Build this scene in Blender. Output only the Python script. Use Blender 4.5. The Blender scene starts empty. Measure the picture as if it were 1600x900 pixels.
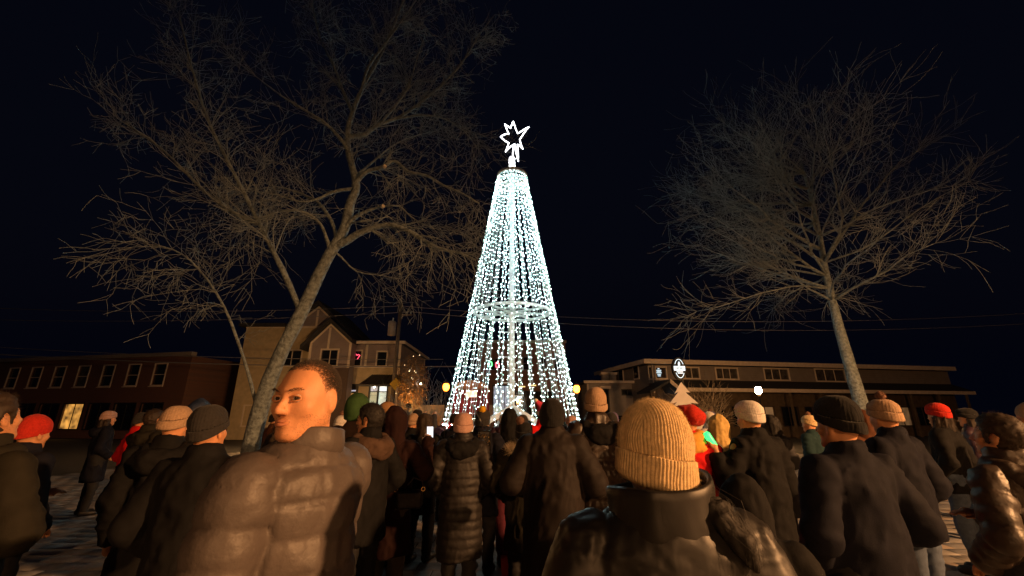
import bpy, bmesh, math, random
import numpy as np
from mathutils import Vector, Matrix

R = math.radians
PI = math.pi
random.seed(7)
rng = np.random.default_rng(7)
scene = bpy.context.scene
COL = scene.collection

# ------------------------------------------------------------------ camera, sky, exposure
PITCH = R(17.1)
FPX = 650.0            # focal length in pixels of a 1600 px wide picture
EYE = 1.68
cam_d = bpy.data.cameras.new('camera')
cam_d.sensor_width = 36.0
cam_d.lens = FPX / 1600.0 * 36.0
cam_d.clip_start = 0.05
cam_d.clip_end = 2000
cam = bpy.data.objects.new('camera', cam_d)
COL.objects.link(cam)
cam.location = (0, 0, EYE)
cam.rotation_euler = (R(90) + PITCH, 0, 0)
scene.camera = cam

world = bpy.data.worlds.new('World')
scene.world = world
world.use_nodes = True
wn = world.node_tree
wn.nodes.clear()
sky = wn.nodes.new('ShaderNodeTexSky')
sky.sky_type = 'NISHITA'
sky.sun_disc = False
sky.sun_elevation = R(-4.0)
sky.sun_rotation = R(180)
bg = wn.nodes.new('ShaderNodeBackground')
bg.inputs['Strength'].default_value = 0.05
wo = wn.nodes.new('ShaderNodeOutputWorld')
nb = wn.nodes.new('ShaderNodeBackground')
nb.inputs['Color'].default_value = (0.16, 0.24, 0.75, 1)
nb.inputs['Strength'].default_value = 0.0045
addn = wn.nodes.new('ShaderNodeAddShader')
wn.links.new(sky.outputs['Color'], bg.inputs['Color'])
wn.links.new(bg.outputs[0], addn.inputs[0])
wn.links.new(nb.outputs[0], addn.inputs[1])
wn.links.new(addn.outputs[0], wo.inputs['Surface'])

vs = scene.view_settings
vs.view_transform = 'Standard'
vs.look = 'None'
vs.exposure = 0.0
vs.gamma = 1.0
vs.use_curve_mapping = False
cy = scene.cycles
cy.use_denoising = True
cy.denoiser = 'OPENIMAGEDENOISE'
cy.use_light_tree = True
cy.sample_clamp_indirect = 4.0
cy.max_bounces = 5
cy.diffuse_bounces = 3
cy.glossy_bounces = 3
cy.transmission_bounces = 4

# strengths of the place's own lamps
STREET_W = 8200.0          # the tall street lamp behind the crowd
STREET_COL = (1.0, 0.47, 0.175)
BULB_E = 30.0

def at(px, py, Y):
    """world point seen at photo pixel (1600x900) on the plane y = Y"""
    a = (px - 800) / FPX
    b = (450 - py) / FPX
    dy = math.cos(PITCH) - b * math.sin(PITCH)
    dz = math.sin(PITCH) + b * math.cos(PITCH)
    t = Y / dy
    return Vector((a * t, Y, EYE + dz * t))

# ------------------------------------------------------------------ helpers
def tag(o, label=None, cat=None, group=None, kind=None):
    if label: o['label'] = label
    if cat: o['category'] = cat
    if group: o['group'] = group
    if kind: o['kind'] = kind
    return o

def empty(name, loc=(0, 0, 0), rz=0.0, parent=None):
    o = bpy.data.objects.new(name, None)
    o.empty_display_size = 0.1
    COL.objects.link(o)
    o.location = loc
    o.rotation_euler = (0, 0, rz)
    if parent: o.parent = parent
    return o

def make_mesh(name, verts, faces, smooth=False):
    me = bpy.data.meshes.new(name)
    verts = np.asarray(verts, dtype=np.float32).reshape(-1, 3)
    if isinstance(faces, np.ndarray):
        n, k = faces.shape
        me.vertices.add(len(verts))
        me.vertices.foreach_set('co', verts.ravel())
        me.loops.add(n * k)
        me.loops.foreach_set('vertex_index', faces.astype(np.int32).ravel())
        me.polygons.add(n)
        me.polygons.foreach_set('loop_start', np.arange(0, n * k, k, dtype=np.int32))
        me.polygons.foreach_set('loop_total', np.full(n, k, dtype=np.int32))
        me.update(calc_edges=True)
    else:
        me.from_pydata(verts.tolist(), [], faces)
        me.update()
    if smooth:
        me.polygons.foreach_set('use_smooth', np.ones(len(me.polygons), dtype=bool))
    return me

def link(name, me, mat=None, parent=None, loc=None):
    o = bpy.data.objects.new(name, me)
    COL.objects.link(o)
    if mat is not None:
        if not me.materials:
            for m in (mat if isinstance(mat, (list, tuple)) else [mat]):
                me.materials.append(m)
    if parent: o.parent = parent
    if loc is not None: o.location = loc
    return o

class MB:
    """collects boxes, tubes and prisms into one mesh"""
    def __init__(self):
        self.v = []; self.f = []
    def add(self, v, f):
        b = len(self.v)
        self.v += [tuple(p) for p in v]
        self.f += [tuple(i + b for i in q) for q in f]
        return self
    def box(self, x0, x1, y0, y1, z0, z1):
        v = [(x0,y0,z0),(x1,y0,z0),(x1,y1,z0),(x0,y1,z0),(x0,y0,z1),(x1,y0,z1),(x1,y1,z1),(x0,y1,z1)]
        return self.add(v, [(0,3,2,1),(4,5,6,7),(0,1,5,4),(1,2,6,5),(2,3,7,6),(3,0,4,7)])
    def prism(self, pts, a, b, axis='y'):
        """polygon pts (u, z) extruded along y (or x) from a to b"""
        n = len(pts)
        if axis == 'y':
            v = [(p[0], a, p[1]) for p in pts] + [(p[0], b, p[1]) for p in pts]
        elif axis == 'x':
            v = [(a, p[0], p[1]) for p in pts] + [(b, p[0], p[1]) for p in pts]
        else:
            v = [(p[0], p[1], a) for p in pts] + [(p[0], p[1], b) for p in pts]
        f = [tuple(range(n)), tuple(range(2*n-1, n-1, -1))]
        f += [(i, i+n, (i+1) % n + n, (i+1) % n) for i in range(n)]
        return self.add(v, f)
    def tube(self, pts, rad, n=6, closed=False):
        pts = [Vector(p) for p in pts]
        m = len(pts)
        if not hasattr(rad, '__len__'): rad = [rad] * m
        v = []; f = []
        up = None
        for i, p in enumerate(pts):
            if closed: d = pts[(i+1) % m] - pts[i-1]
            else: d = pts[min(i+1, m-1)] - pts[max(i-1, 0)]
            if d.length < 1e-9: d = Vector((0, 0, 1))
            d.normalize()
            if up is None:
                up = Vector((0, 0, 1)) if abs(d.z) < 0.9 else Vector((1, 0, 0))
            s = d.cross(up)
            if s.length < 1e-6: s = d.orthogonal()
            s.normalize()
            up = s.cross(d).normalized()
            for k in range(n):
                a = 2 * PI * k / n
                v.append(p + (s * math.cos(a) + up * math.sin(a)) * rad[i])
        for i in range(m if closed else m - 1):
            j = (i + 1) % m
            for k in range(n):
                k2 = (k + 1) % n
                f.append((i*n+k, i*n+k2, j*n+k2, j*n+k))
        if not closed:
            f.append(tuple(range(n-1, -1, -1)))
            f.append(tuple((m-1)*n + k for k in range(n)))
        return self.add(v, f)
    def lathe(self, prof, n=16, c=(0, 0, 0)):
        v = []; f = []
        for r, z in prof:
            for k in range(n):
                a = 2 * PI * k / n
                v.append((c[0] + r * math.cos(a), c[1] + r * math.sin(a), c[2] + z))
        for i in range(len(prof) - 1):
            for k in range(n):
                k2 = (k + 1) % n
                f.append((i*n+k, i*n+k2, (i+1)*n+k2, (i+1)*n+k))
        f.append(tuple(range(n-1, -1, -1)))
        f.append(tuple((len(prof)-1)*n + k for k in range(n)))
        return self.add(v, f)
    def ball(self, c, r, n=8, m=5, sz=1.0):
        prof = []
        for i in range(m + 1):
            a = -PI/2 + PI * i / m
            prof.append((max(1e-4, r * math.cos(a)), r * sz * math.sin(a)))
        return self.lathe(prof, n, c)
    def mesh(self, name, smooth=False):
        return make_mesh(name, self.v, self.f, smooth)
    def build(self, name, mat=None, parent=None, smooth=False, loc=None):
        return link(name, self.mesh(name, smooth), mat, parent, loc)

# ------------------------------------------------------------------ materials
MATS = {}
def mat(name, col, rough=0.7, metal=0.0, var=0.12, vscale=8.0, bump=0.0, bscale=60.0, coat=0.0, sheen=0.0, spec=0.5, sss=0.0, bdist=0.01):
    if name in MATS: return MATS[name]
    m = bpy.data.materials.new(name)
    m.use_nodes = True
    nt = m.node_tree
    b = nt.nodes['Principled BSDF']
    b.inputs['Roughness'].default_value = rough
    b.inputs['Metallic'].default_value = metal
    b.inputs['Specular IOR Level'].default_value = spec
    b.inputs['Coat Weight'].default_value = coat
    b.inputs['Sheen Weight'].default_value = sheen
    if sss > 0:
        b.inputs['Subsurface Weight'].default_value = sss
        b.inputs['Subsurface Radius'].default_value = (0.012, 0.005, 0.003)
        b.inputs['Subsurface Scale'].default_value = 0.6
    tc = nt.nodes.new('ShaderNodeTexCoord')
    nz = nt.nodes.new('ShaderNodeTexNoise')
    nz.inputs['Scale'].default_value = vscale
    nz.inputs['Detail'].default_value = 4
    nt.links.new(tc.outputs['Object'], nz.inputs['Vector'])
    rp = nt.nodes.new('ShaderNodeValToRGB')
    rp.color_ramp.elements[0].position = 0.3
    rp.color_ramp.elements[1].position = 0.7
    rp.color_ramp.elements[0].color = tuple(max(0, c * (1 - var)) for c in col[:3]) + (1,)
    rp.color_ramp.elements[1].color = tuple(min(1, c * (1 + var)) for c in col[:3]) + (1,)
    nt.links.new(nz.outputs['Fac'], rp.inputs['Fac'])
    nt.links.new(rp.outputs['Color'], b.inputs['Base Color'])
    if bump > 0:
        n2 = nt.nodes.new('ShaderNodeTexNoise')
        n2.inputs['Scale'].default_value = bscale
        n2.inputs['Detail'].default_value = 5
        nt.links.new(tc.outputs['Object'], n2.inputs['Vector'])
        bp = nt.nodes.new('ShaderNodeBump')
        bp.inputs['Strength'].default_value = bump
        bp.inputs['Distance'].default_value = bdist
        nt.links.new(n2.outputs['Fac'], bp.inputs['Height'])
        nt.links.new(bp.outputs['Normal'], b.inputs['Normal'])
    MATS[name] = m
    return m

def emit(name, col, strength, base=(0.8, 0.8, 0.8), noise=0.0, nscale=3.0, sample=True):
    if name in MATS: return MATS[name]
    m = bpy.data.materials.new(name)
    m.use_nodes = True
    nt = m.node_tree
    b = nt.nodes['Principled BSDF']
    b.inputs['Base Color'].default_value = (*base, 1)
    b.inputs['Roughness'].default_value = 0.4
    b.inputs['Emission Color'].default_value = (*col, 1)
    b.inputs['Emission Strength'].default_value = strength
    if noise > 0:
        tc = nt.nodes.new('ShaderNodeTexCoord')
        nz = nt.nodes.new('ShaderNodeTexNoise')
        nz.inputs['Scale'].default_value = nscale
        nt.links.new(tc.outputs['Object'], nz.inputs['Vector'])
        mr = nt.nodes.new('ShaderNodeMapRange')
        mr.inputs['From Min'].default_value = 0.3
        mr.inputs['From Max'].default_value = 0.7
        mr.inputs['To Min'].default_value = strength * (1 - noise)
        mr.inputs['To Max'].default_value = strength * (1 + noise)
        nt.links.new(nz.outputs['Fac'], mr.inputs['Value'])
        nt.links.new(mr.outputs['Result'], b.inputs['Emission Strength'])
    if not sample:
        m.cycles.emission_sampling = 'NONE'
    MATS[name] = m
    return m

def siding(name, col, pitch=0.15, rough=0.7, vertical=False):
    if name in MATS: return MATS[name]
    m = mat(name, col, rough, var=0.10, vscale=2.0)
    nt = m.node_tree
    b = nt.nodes['Principled BSDF']
    tc = nt.nodes.new('ShaderNodeTexCoord')
    wv = nt.nodes.new('ShaderNodeTexWave')
    wv.wave_type = 'BANDS'
    wv.bands_direction = 'X' if vertical else 'Z'
    wv.wave_profile = 'SAW'
    wv.inputs['Scale'].default_value = 0.314 / pitch
    nt.links.new(tc.outputs['Object'], wv.inputs['Vector'])
    bp = nt.nodes.new('ShaderNodeBump')
    bp.inputs['Strength'].default_value = 0.8
    bp.inputs['Distance'].default_value = 0.02
    nt.links.new(wv.outputs['Fac'], bp.inputs['Height'])
    nt.links.new(bp.outputs['Normal'], b.inputs['Normal'])
    return m

def brickmat(name, c1, c2, mortar, scale=1.0):
    if name in MATS: return MATS[name]
    m = bpy.data.materials.new(name); m.use_nodes = True
    nt = m.node_tree; b = nt.nodes['Principled BSDF']
    b.inputs['Roughness'].default_value = 0.85
    tc = nt.nodes.new('ShaderNodeTexCoord')
    mp = nt.nodes.new('ShaderNodeMapping')
    mp.inputs['Rotation'].default_value = (R(90), 0, 0)
    br = nt.nodes.new('ShaderNodeTexBrick')
    br.inputs['Color1'].default_value = (*c1, 1)
    br.inputs['Color2'].default_value = (*c2, 1)
    br.inputs['Mortar'].default_value = (*mortar, 1)
    br.inputs['Scale'].default_value = 2.2 * scale
    nt.links.new(tc.outputs['Object'], mp.inputs['Vector'])
    nt.links.new(mp.outputs['Vector'], br.inputs['Vector'])
    nt.links.new(br.outputs['Color'], b.inputs['Base Color'])
    bp = nt.nodes.new('ShaderNodeBump')
    bp.inputs['Strength'].default_value = 0.5
    bp.inputs['Distance'].default_value = 0.01
    bp.invert = True
    nt.links.new(br.outputs['Fac'], bp.inputs['Height'])
    nt.links.new(bp.outputs['Normal'], b.inputs['Normal'])
    MATS[name] = m
    return m

def rib_mat(name, col, rough=0.9, n=34):
    """knitted wool: fine procedural grain on geometry that carries the ribs"""
    return mat(name, col, rough, var=0.18, vscale=90, bump=0.5, bscale=420, sheen=0.08, spec=0.1, bdist=0.003)

M = dict(
    asphalt=mat('asphalt', (0.05, 0.05, 0.052), 0.85, var=0.25, vscale=30, bump=0.4, bscale=90),
    joint=mat('joint_sand', (0.045, 0.043, 0.04), 0.95, var=0.3, vscale=40, bump=0.3, bscale=120),
    paver=mat('paver_grey', (0.33, 0.325, 0.32), 0.75, var=0.3, vscale=5, bump=0.5, bscale=70),
    paver3=mat('paver_dark', (0.22, 0.215, 0.215), 0.8, var=0.3, vscale=5, bump=0.5, bscale=70),
    paver2=mat('paver_brown', (0.34, 0.29, 0.25), 0.75, var=0.3, vscale=6, bump=0.5, bscale=70),
    bark=mat('bark', (0.21, 0.255, 0.265), 0.9, var=0.5, vscale=16, bump=1.0, bscale=26, bdist=0.03),
    twig=mat('twig_bark', (0.22, 0.265, 0.275), 0.85, var=0.25, vscale=10),
    cutwood=mat('cut_wood', (0.75, 0.66, 0.48), 0.8, var=0.15, vscale=20),
    white_metal=mat('white_metal', (0.86, 0.88, 0.87), 0.45, var=0.05, vscale=4),
    wire=mat('pale_wire', (0.62, 0.72, 0.69), 0.5, var=0.05, vscale=6),
    rust=mat('rust_band', (0.5, 0.34, 0.26), 0.8, var=0.3, vscale=12),
    dark_metal=mat('dark_metal', (0.03, 0.03, 0.033), 0.45, metal=0.3, var=0.2, vscale=10),
    glass_dark=mat('dark_window_glass', (0.012, 0.014, 0.018), 0.06, var=0.2, vscale=2, spec=0.6),
    bulb=emit('led_bulb', (0.71, 1.0, 0.965), BULB_E, (0.9, 0.95, 0.95)),
    rope=emit('rope_light', (0.93, 0.97, 1.0), 6.0),
    sodium_low=emit('globe_amber', (1.0, 0.24, 0.014), 16.0),
    sodium=emit('sodium_globe', (1.0, 0.50, 0.17), 420.0),
    skin=mat('skin', (0.66, 0.31, 0.15), 0.55, var=0.14, vscale=18, bump=0.35, bscale=190, sss=0.12, bdist=0.002),
    skin_pale=mat('skin_pale', (0.62, 0.42, 0.32), 0.5, var=0.06, vscale=25, bump=0.1, bscale=240, bdist=0.002),
    eye_white=mat('eye_white', (0.55, 0.50, 0.45), 0.15, var=0.02),
    iris=mat('iris', (0.035, 0.02, 0.012), 0.1, var=0.1),
    lip=mat('lip', (0.50, 0.20, 0.11), 0.45, var=0.06, vscale=40),
    hair_brown=mat('hair_brown', (0.03, 0.018, 0.011), 0.65, var=0.3, vscale=60, bump=0.4, bscale=200, bdist=0.003),
    hair_black=mat('hair_black', (0.012, 0.010, 0.009), 0.7, var=0.3, vscale=60, bump=0.4, bscale=200, bdist=0.003),
    hair_buzz=mat('hair_buzz', (0.05, 0.036, 0.028), 0.6, var=0.35, vscale=160, bump=0.5, bscale=320, bdist=0.002),
    hair_fair=mat('hair_fair', (0.28, 0.17, 0.08), 0.5, var=0.3, vscale=60, bump=0.4, bscale=200, bdist=0.003),
    denim=mat('denim', (0.07, 0.10, 0.16), 0.85, var=0.2, vscale=30, bump=0.3, bscale=300),
    trouser_black=mat('trouser_black', (0.014, 0.014, 0.016), 0.85, var=0.2, vscale=20, bump=0.2, bscale=200),
    trouser_brown=mat('trouser_brown', (0.11, 0.085, 0.06), 0.85, var=0.2, vscale=20, bump=0.2, bscale=200),
    trouser_maroon=mat('trouser_maroon', (0.10, 0.012, 0.028), 0.85, var=0.2, vscale=20, bump=0.2, bscale=200),
    shoe=mat('shoe_black', (0.012, 0.011, 0.011), 0.5, var=0.2, vscale=20),
    fur=mat('fake_fur', (0.50, 0.40, 0.27), 0.85, var=0.3, vscale=50),
    steel=mat('steel', (0.6, 0.6, 0.6), 0.3, metal=1.0, var=0.1),
    brass=mat('brass', (0.7, 0.45, 0.18), 0.3, metal=1.0, var=0.1),
)
def cloth(name, col, rough=0.85, bump=0.35, bscale=240, var=0.18, **k):
    return mat(name, col, rough, var=var, vscale=14, bump=bump, bscale=bscale, bdist=0.004, spec=.15, **k)
def nylon(name, col, rough=0.36, **k):
    return mat(name, col, rough, var=0.12, vscale=10, bump=k.pop('bump', 0.4), bscale=48, bdist=0.006, **k)
# ------------------------------------------------------------------ distance-field modelling
def lerp(a, b, t): return a + (b - a) * t
def smin(a, b, k):
    h = np.clip(0.5 + 0.5 * (b - a) / k, 0, 1)
    return b + (a - b) * h - k * h * (1 - h)
def smax(a, b, k): return -smin(-a, -b, k)

def capsule(P, a, b, ra, rb, sy=1.0):
    a = np.array(a, float); b = np.array(b, float)
    Q = P
    if sy != 1.0:
        y0 = (a[1] + b[1]) / 2
        Q = P.copy(); Q[..., 1] = (Q[..., 1] - y0) / sy + y0
    ab = b - a
    L = float(ab @ ab) + 1e-12
    t = np.clip(((Q - a) @ ab) / L, 0, 1)
    d = np.linalg.norm(Q - a - t[..., None] * ab, axis=-1)
    return d - (ra + (rb - ra) * t)
def ellipsoid(P, c, r):
    q = (P - np.array(c)) 
    r = np.array(r)
    k0 = np.linalg.norm(q / r, axis=-1)
    k1 = np.linalg.norm(q / (r * r), axis=-1) + 1e-9
    return k0 * (k0 - 1) / k1

def grid(lo, hi, h):
    lo = np.array(lo, float) - 2 * h; hi = np.array(hi, float) + 2 * h
    n = np.ceil((hi - lo) / h).astype(int) + 1
    ax = [lo[i] + h * np.arange(n[i]) for i in range(3)]
    P = np.stack(np.meshgrid(*ax, indexing='ij'), -1)
    return P, lo

class Field:
    """a distance grid that evaluates each primitive only near itself"""
    def __init__(self, lo, hi, h):
        self.P, self.lo = grid(lo, hi, h); self.h = h
        self.d = np.full(self.P.shape[:3], .5)
    def cap(self, a, b, ra, rb, k=.02, sy=1.0, d=None):
        d = self.d if d is None else d
        r = max(ra, rb) + k + .012 + 2 * self.h
        lo = np.minimum(a, b) - r; hi = np.maximum(a, b) + r
        s = tuple(slice(max(0, int((lo[i] - self.lo[i]) / self.h)), max(0, int((hi[i] - self.lo[i]) / self.h) + 2)) for i in range(3))
        Q = self.P[s]
        if Q.size: d[s] = smin(d[s], capsule(Q, a, b, ra, rb, sy), k)

def nets(F, lo, h):
    ins = F < 0
    s = np.zeros(tuple(d - 1 for d in F.shape), np.int8)
    for a in (0, 1):
        for b in (0, 1):
            for c in (0, 1):
                s += ins[a:F.shape[0]-1+a, b:F.shape[1]-1+b, c:F.shape[2]-1+c]
    cell = (s > 0) & (s < 8)
    I, J, K = np.nonzero(cell)
    idx = np.full(cell.shape, -1, np.int64)
    idx[I, J, K] = np.arange(len(I))
    pos = np.zeros((len(I), 3)); cnt = np.zeros(len(I))
    cor = [(a, b, c) for a in (0, 1) for b in (0, 1) for c in (0, 1)]
    for p in cor:
        for ax in range(3):
            if p[ax]: continue
            q = list(p); q[ax] = 1
            fa = F[I+p[0], J+p[1], K+p[2]]; fb = F[I+q[0], J+q[1], K+q[2]]
            cr = (fa < 0) != (fb < 0)
            t = np.where(cr, fa / np.where(cr, fa - fb, 1), 0)
            e = np.array(p, float)[None, :].repeat(len(I), 0)
            e[:, ax] += t
            pos[cr] += e[cr]; cnt[cr] += 1
    pos /= np.maximum(cnt, 1)[:, None]
    V = lo + h * (np.stack([I, J, K], -1) + pos)
    Q = []
    for ax in range(3):
        o1, o2 = [(1, 2), (2, 0), (0, 1)][ax]
        sl0 = [slice(1, -1)] * 3; sl1 = [slice(1, -1)] * 3
        sl0[ax] = slice(0, -1); sl1[ax] = slice(1, None)
        A = ins[tuple(sl0)]; B = ins[tuple(sl1)]
        e = np.stack(np.nonzero(A != B), -1)
        a_in = A[e[:, 0], e[:, 1], e[:, 2]]
        base = e.copy()
        for k in range(3):
            if k != ax: base[:, k] += 1
        def cid(d1, d2):
            g = base.copy(); g[:, o1] += d1; g[:, o2] += d2
            return idx[g[:, 0], g[:, 1], g[:, 2]]
        q = np.stack([cid(-1, -1), cid(0, -1), cid(0, 0), cid(-1, 0)], -1)
        q[~a_in] = q[~a_in][:, ::-1]
        Q.append(q)
    Q = np.concatenate(Q)
    Q = Q[(Q >= 0).all(1)]
    return V, Q

def vnormals(V, Q):
    n = np.cross(V[Q[:, 2]] - V[Q[:, 0]], V[Q[:, 3]] - V[Q[:, 1]])
    N = np.zeros_like(V)
    for k in range(4): np.add.at(N, Q[:, k], n)
    return N / (np.linalg.norm(N, axis=1, keepdims=True) + 1e-12)

_T = rng.random((32, 32, 32))
def vnoise(P):
    f = np.floor(P).astype(int); t = P - f; t = t * t * (3 - 2 * t)
    f &= 31; g = (f + 1) & 31
    def c(a, b, d): return _T[a, b, d]
    x0, y0, z0 = f[..., 0], f[..., 1], f[..., 2]; x1, y1, z1 = g[..., 0], g[..., 1], g[..., 2]
    tx, ty, tz = t[..., 0], t[..., 1], t[..., 2]
    a = lerp(lerp(c(x0,y0,z0), c(x1,y0,z0), tx), lerp(c(x0,y1,z0), c(x1,y1,z0), tx), ty)
    b = lerp(lerp(c(x0,y0,z1), c(x1,y0,z1), tx), lerp(c(x0,y1,z1), c(x1,y1,z1), tx), ty)
    return lerp(a, b, tz) * 2 - 1
def fbm(P, o=3):
    s = 0; a = 1.0
    for i in range(o):
        s = s + a * vnoise(P * 2**i + 7.3 * i); a *= 0.5
    return s
def ridged(P, o=3):
    s = 0; a = 1.0
    for i in range(o):
        s = s + a * (1 - 2 * np.abs(vnoise(P * 2**i + 3.7 * i))); a *= 0.5
    return s

def fibres(pts, dirs, length, width, jitter=0.4, seed=1, droop=0.0):
    """thin two-piece tapering blades"""
    r = np.random.default_rng(seed)
    n = len(pts)
    d = dirs + jitter * r.normal(size=(n, 3))
    d /= np.linalg.norm(d, axis=1, keepdims=True) + 1e-9
    L = length * (0.6 + 0.8 * r.random((n, 1)))
    s = np.cross(d, r.normal(size=(n, 3))); s /= np.linalg.norm(s, axis=1, keepdims=True) + 1e-9
    m = pts + d * L * 0.5
    e = pts + d * L; e[:, 2] -= droop * L[:, 0]
    v = np.stack([pts - s * width, pts + s * width, m + s * width * 0.7, m - s * width * 0.7, e - s * width * .12, e + s * width * .12], 1).reshape(-1, 3)
    b = np.arange(n)[:, None] * 6
    f = np.concatenate([b + np.array([0, 1, 2, 3]), b + np.array([3, 2, 5, 4])])
    return v, f

def rotm(yaw=0, pitch=0, roll=0):
    """yaw about z (+ = turn to own left), pitch about x (+ = look up), roll about y"""
    cz, sz = math.cos(yaw), math.sin(yaw); cx, sx = math.cos(pitch), math.sin(pitch); cyy, sy = math.cos(roll), math.sin(roll)
    Z = np.array([[cz, -sz, 0], [sz, cz, 0], [0, 0, 1]]); X = np.array([[1, 0, 0], [0, cx, -sx], [0, sx, cx]]); Y = np.array([[cyy, 0, sy], [0, 1, 0], [-sy, 0, cyy]])
    return Z @ X @ Y

ARMS = {
    'down':   ((.185,-.01,1.415), (.245,-.04,1.13), (.245,.05,.885)),
    'pocket': ((.185,-.01,1.415), (.295,-.06,1.14), (.20,.10,.99)),
    'phone':  ((.185,.0,1.415), (.245,.13,1.20), (.12,.33,1.46)),
    'up':     ((.185,.01,1.42), (.27,.20,1.40), (.17,.37,1.64)),
    'fold':   ((.185,-.01,1.415), (.275,.02,1.13), (.06,.21,1.17)),
    'elbow':  ((.185,-.01,1.415), (.315,-.05,1.16), (.19,.17,1.12)),
}
HC = np.array([0, 0.012, 1.637])   # head centre of a 1.75 m figure
NECK = np.array([0, -.015, 1.53])

def head_sdf(P):
    X = P.copy(); X[..., 0] = np.abs(X[..., 0])
    d = ellipsoid(P, (0, -.014, .022), (.076, .096, .090))
    d = smin(d, ellipsoid(P, (0, .024, -.035), (.060, .066, .084)), .035)
    d = smin(d, capsule(X, (.052, -.002, -.058), (.016, .062, -.102), .020, .020), .03)
    d = smin(d, capsule(X, (0, .085, .018), (.036, .072, .016), .012, .010), .02)
    d = smin(d, ellipsoid(X, (.042, .056, -.030), (.022, .022, .022)), .025)
    d = smax(d, -ellipsoid(X, (.031, .098, -.003), (.019, .016, .012)), .014)
    d = smin(d, capsule(P, (0, .090, .002), (0, .114, -.036), .0075, .0115), .012)
    d = smin(d, ellipsoid(X, (.012, .100, -.040), (.009, .010, .008)), .008)
    d = smin(d, capsule(X, (0, .094, -.064), (.020, .086, -.066), .0065, .004), .008)
    d = smin(d, capsule(X, (0, .092, -.074), (.018, .086, -.072), .0075, .004), .008)
    d = smin(d, ellipsoid(P, (0, .078, -.104), (.018, .016, .014)), .02)
    ear = ellipsoid(X, (.080, -.012, -.010), (.009, .021, .033))
    ear = smin(ear, ellipsoid(X, (.077, -.008, -.034), (.008, .011, .012)), .01)
    ear = smax(ear, -ellipsoid(X, (.091, -.006, -.008), (.008, .010, .018)), .006)
    d = smin(d, ear, .008)
    return d

def hand_prims(w, e, side, curl=0.5):
    """five fingers on a palm, continuing the forearm e -> w"""
    w = np.array(w); e = np.array(e)
    f = w - e; f /= np.linalg.norm(f)
    up = np.array([0, 0, 1.0])
    s = np.cross(f, up); s /= np.linalg.norm(s) + 1e-9
    nrm = np.cross(s, f)
    out = [(w, w + f * .085, .026, .030, .006)]
    base = w + f * .088
    for i, (o, L) in enumerate([(-.030, .070), (-.010, .080), (.011, .076), (.030, .060)]):
        a = base + s * o
        b = a + f * L * .5 - nrm * L * .15 * curl
        c = b + f * L * .35 - nrm * L * .5 * curl
        out += [(a, b, .0105, .0095, .004), (b, c, .0095, .008, .004)]
    a = w + f * .03 - s * side * .026
    b = a + f * .035 - s * side * .025 - nrm * .01
    c = b + f * .035 - s * side * .003 - nrm * .012
    out += [(a, b, .013, .011, .008), (b, c, .011, .009, .004)]
    return out

def mirror(p, sg): return (p[0] * sg, p[1], p[2])

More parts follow.
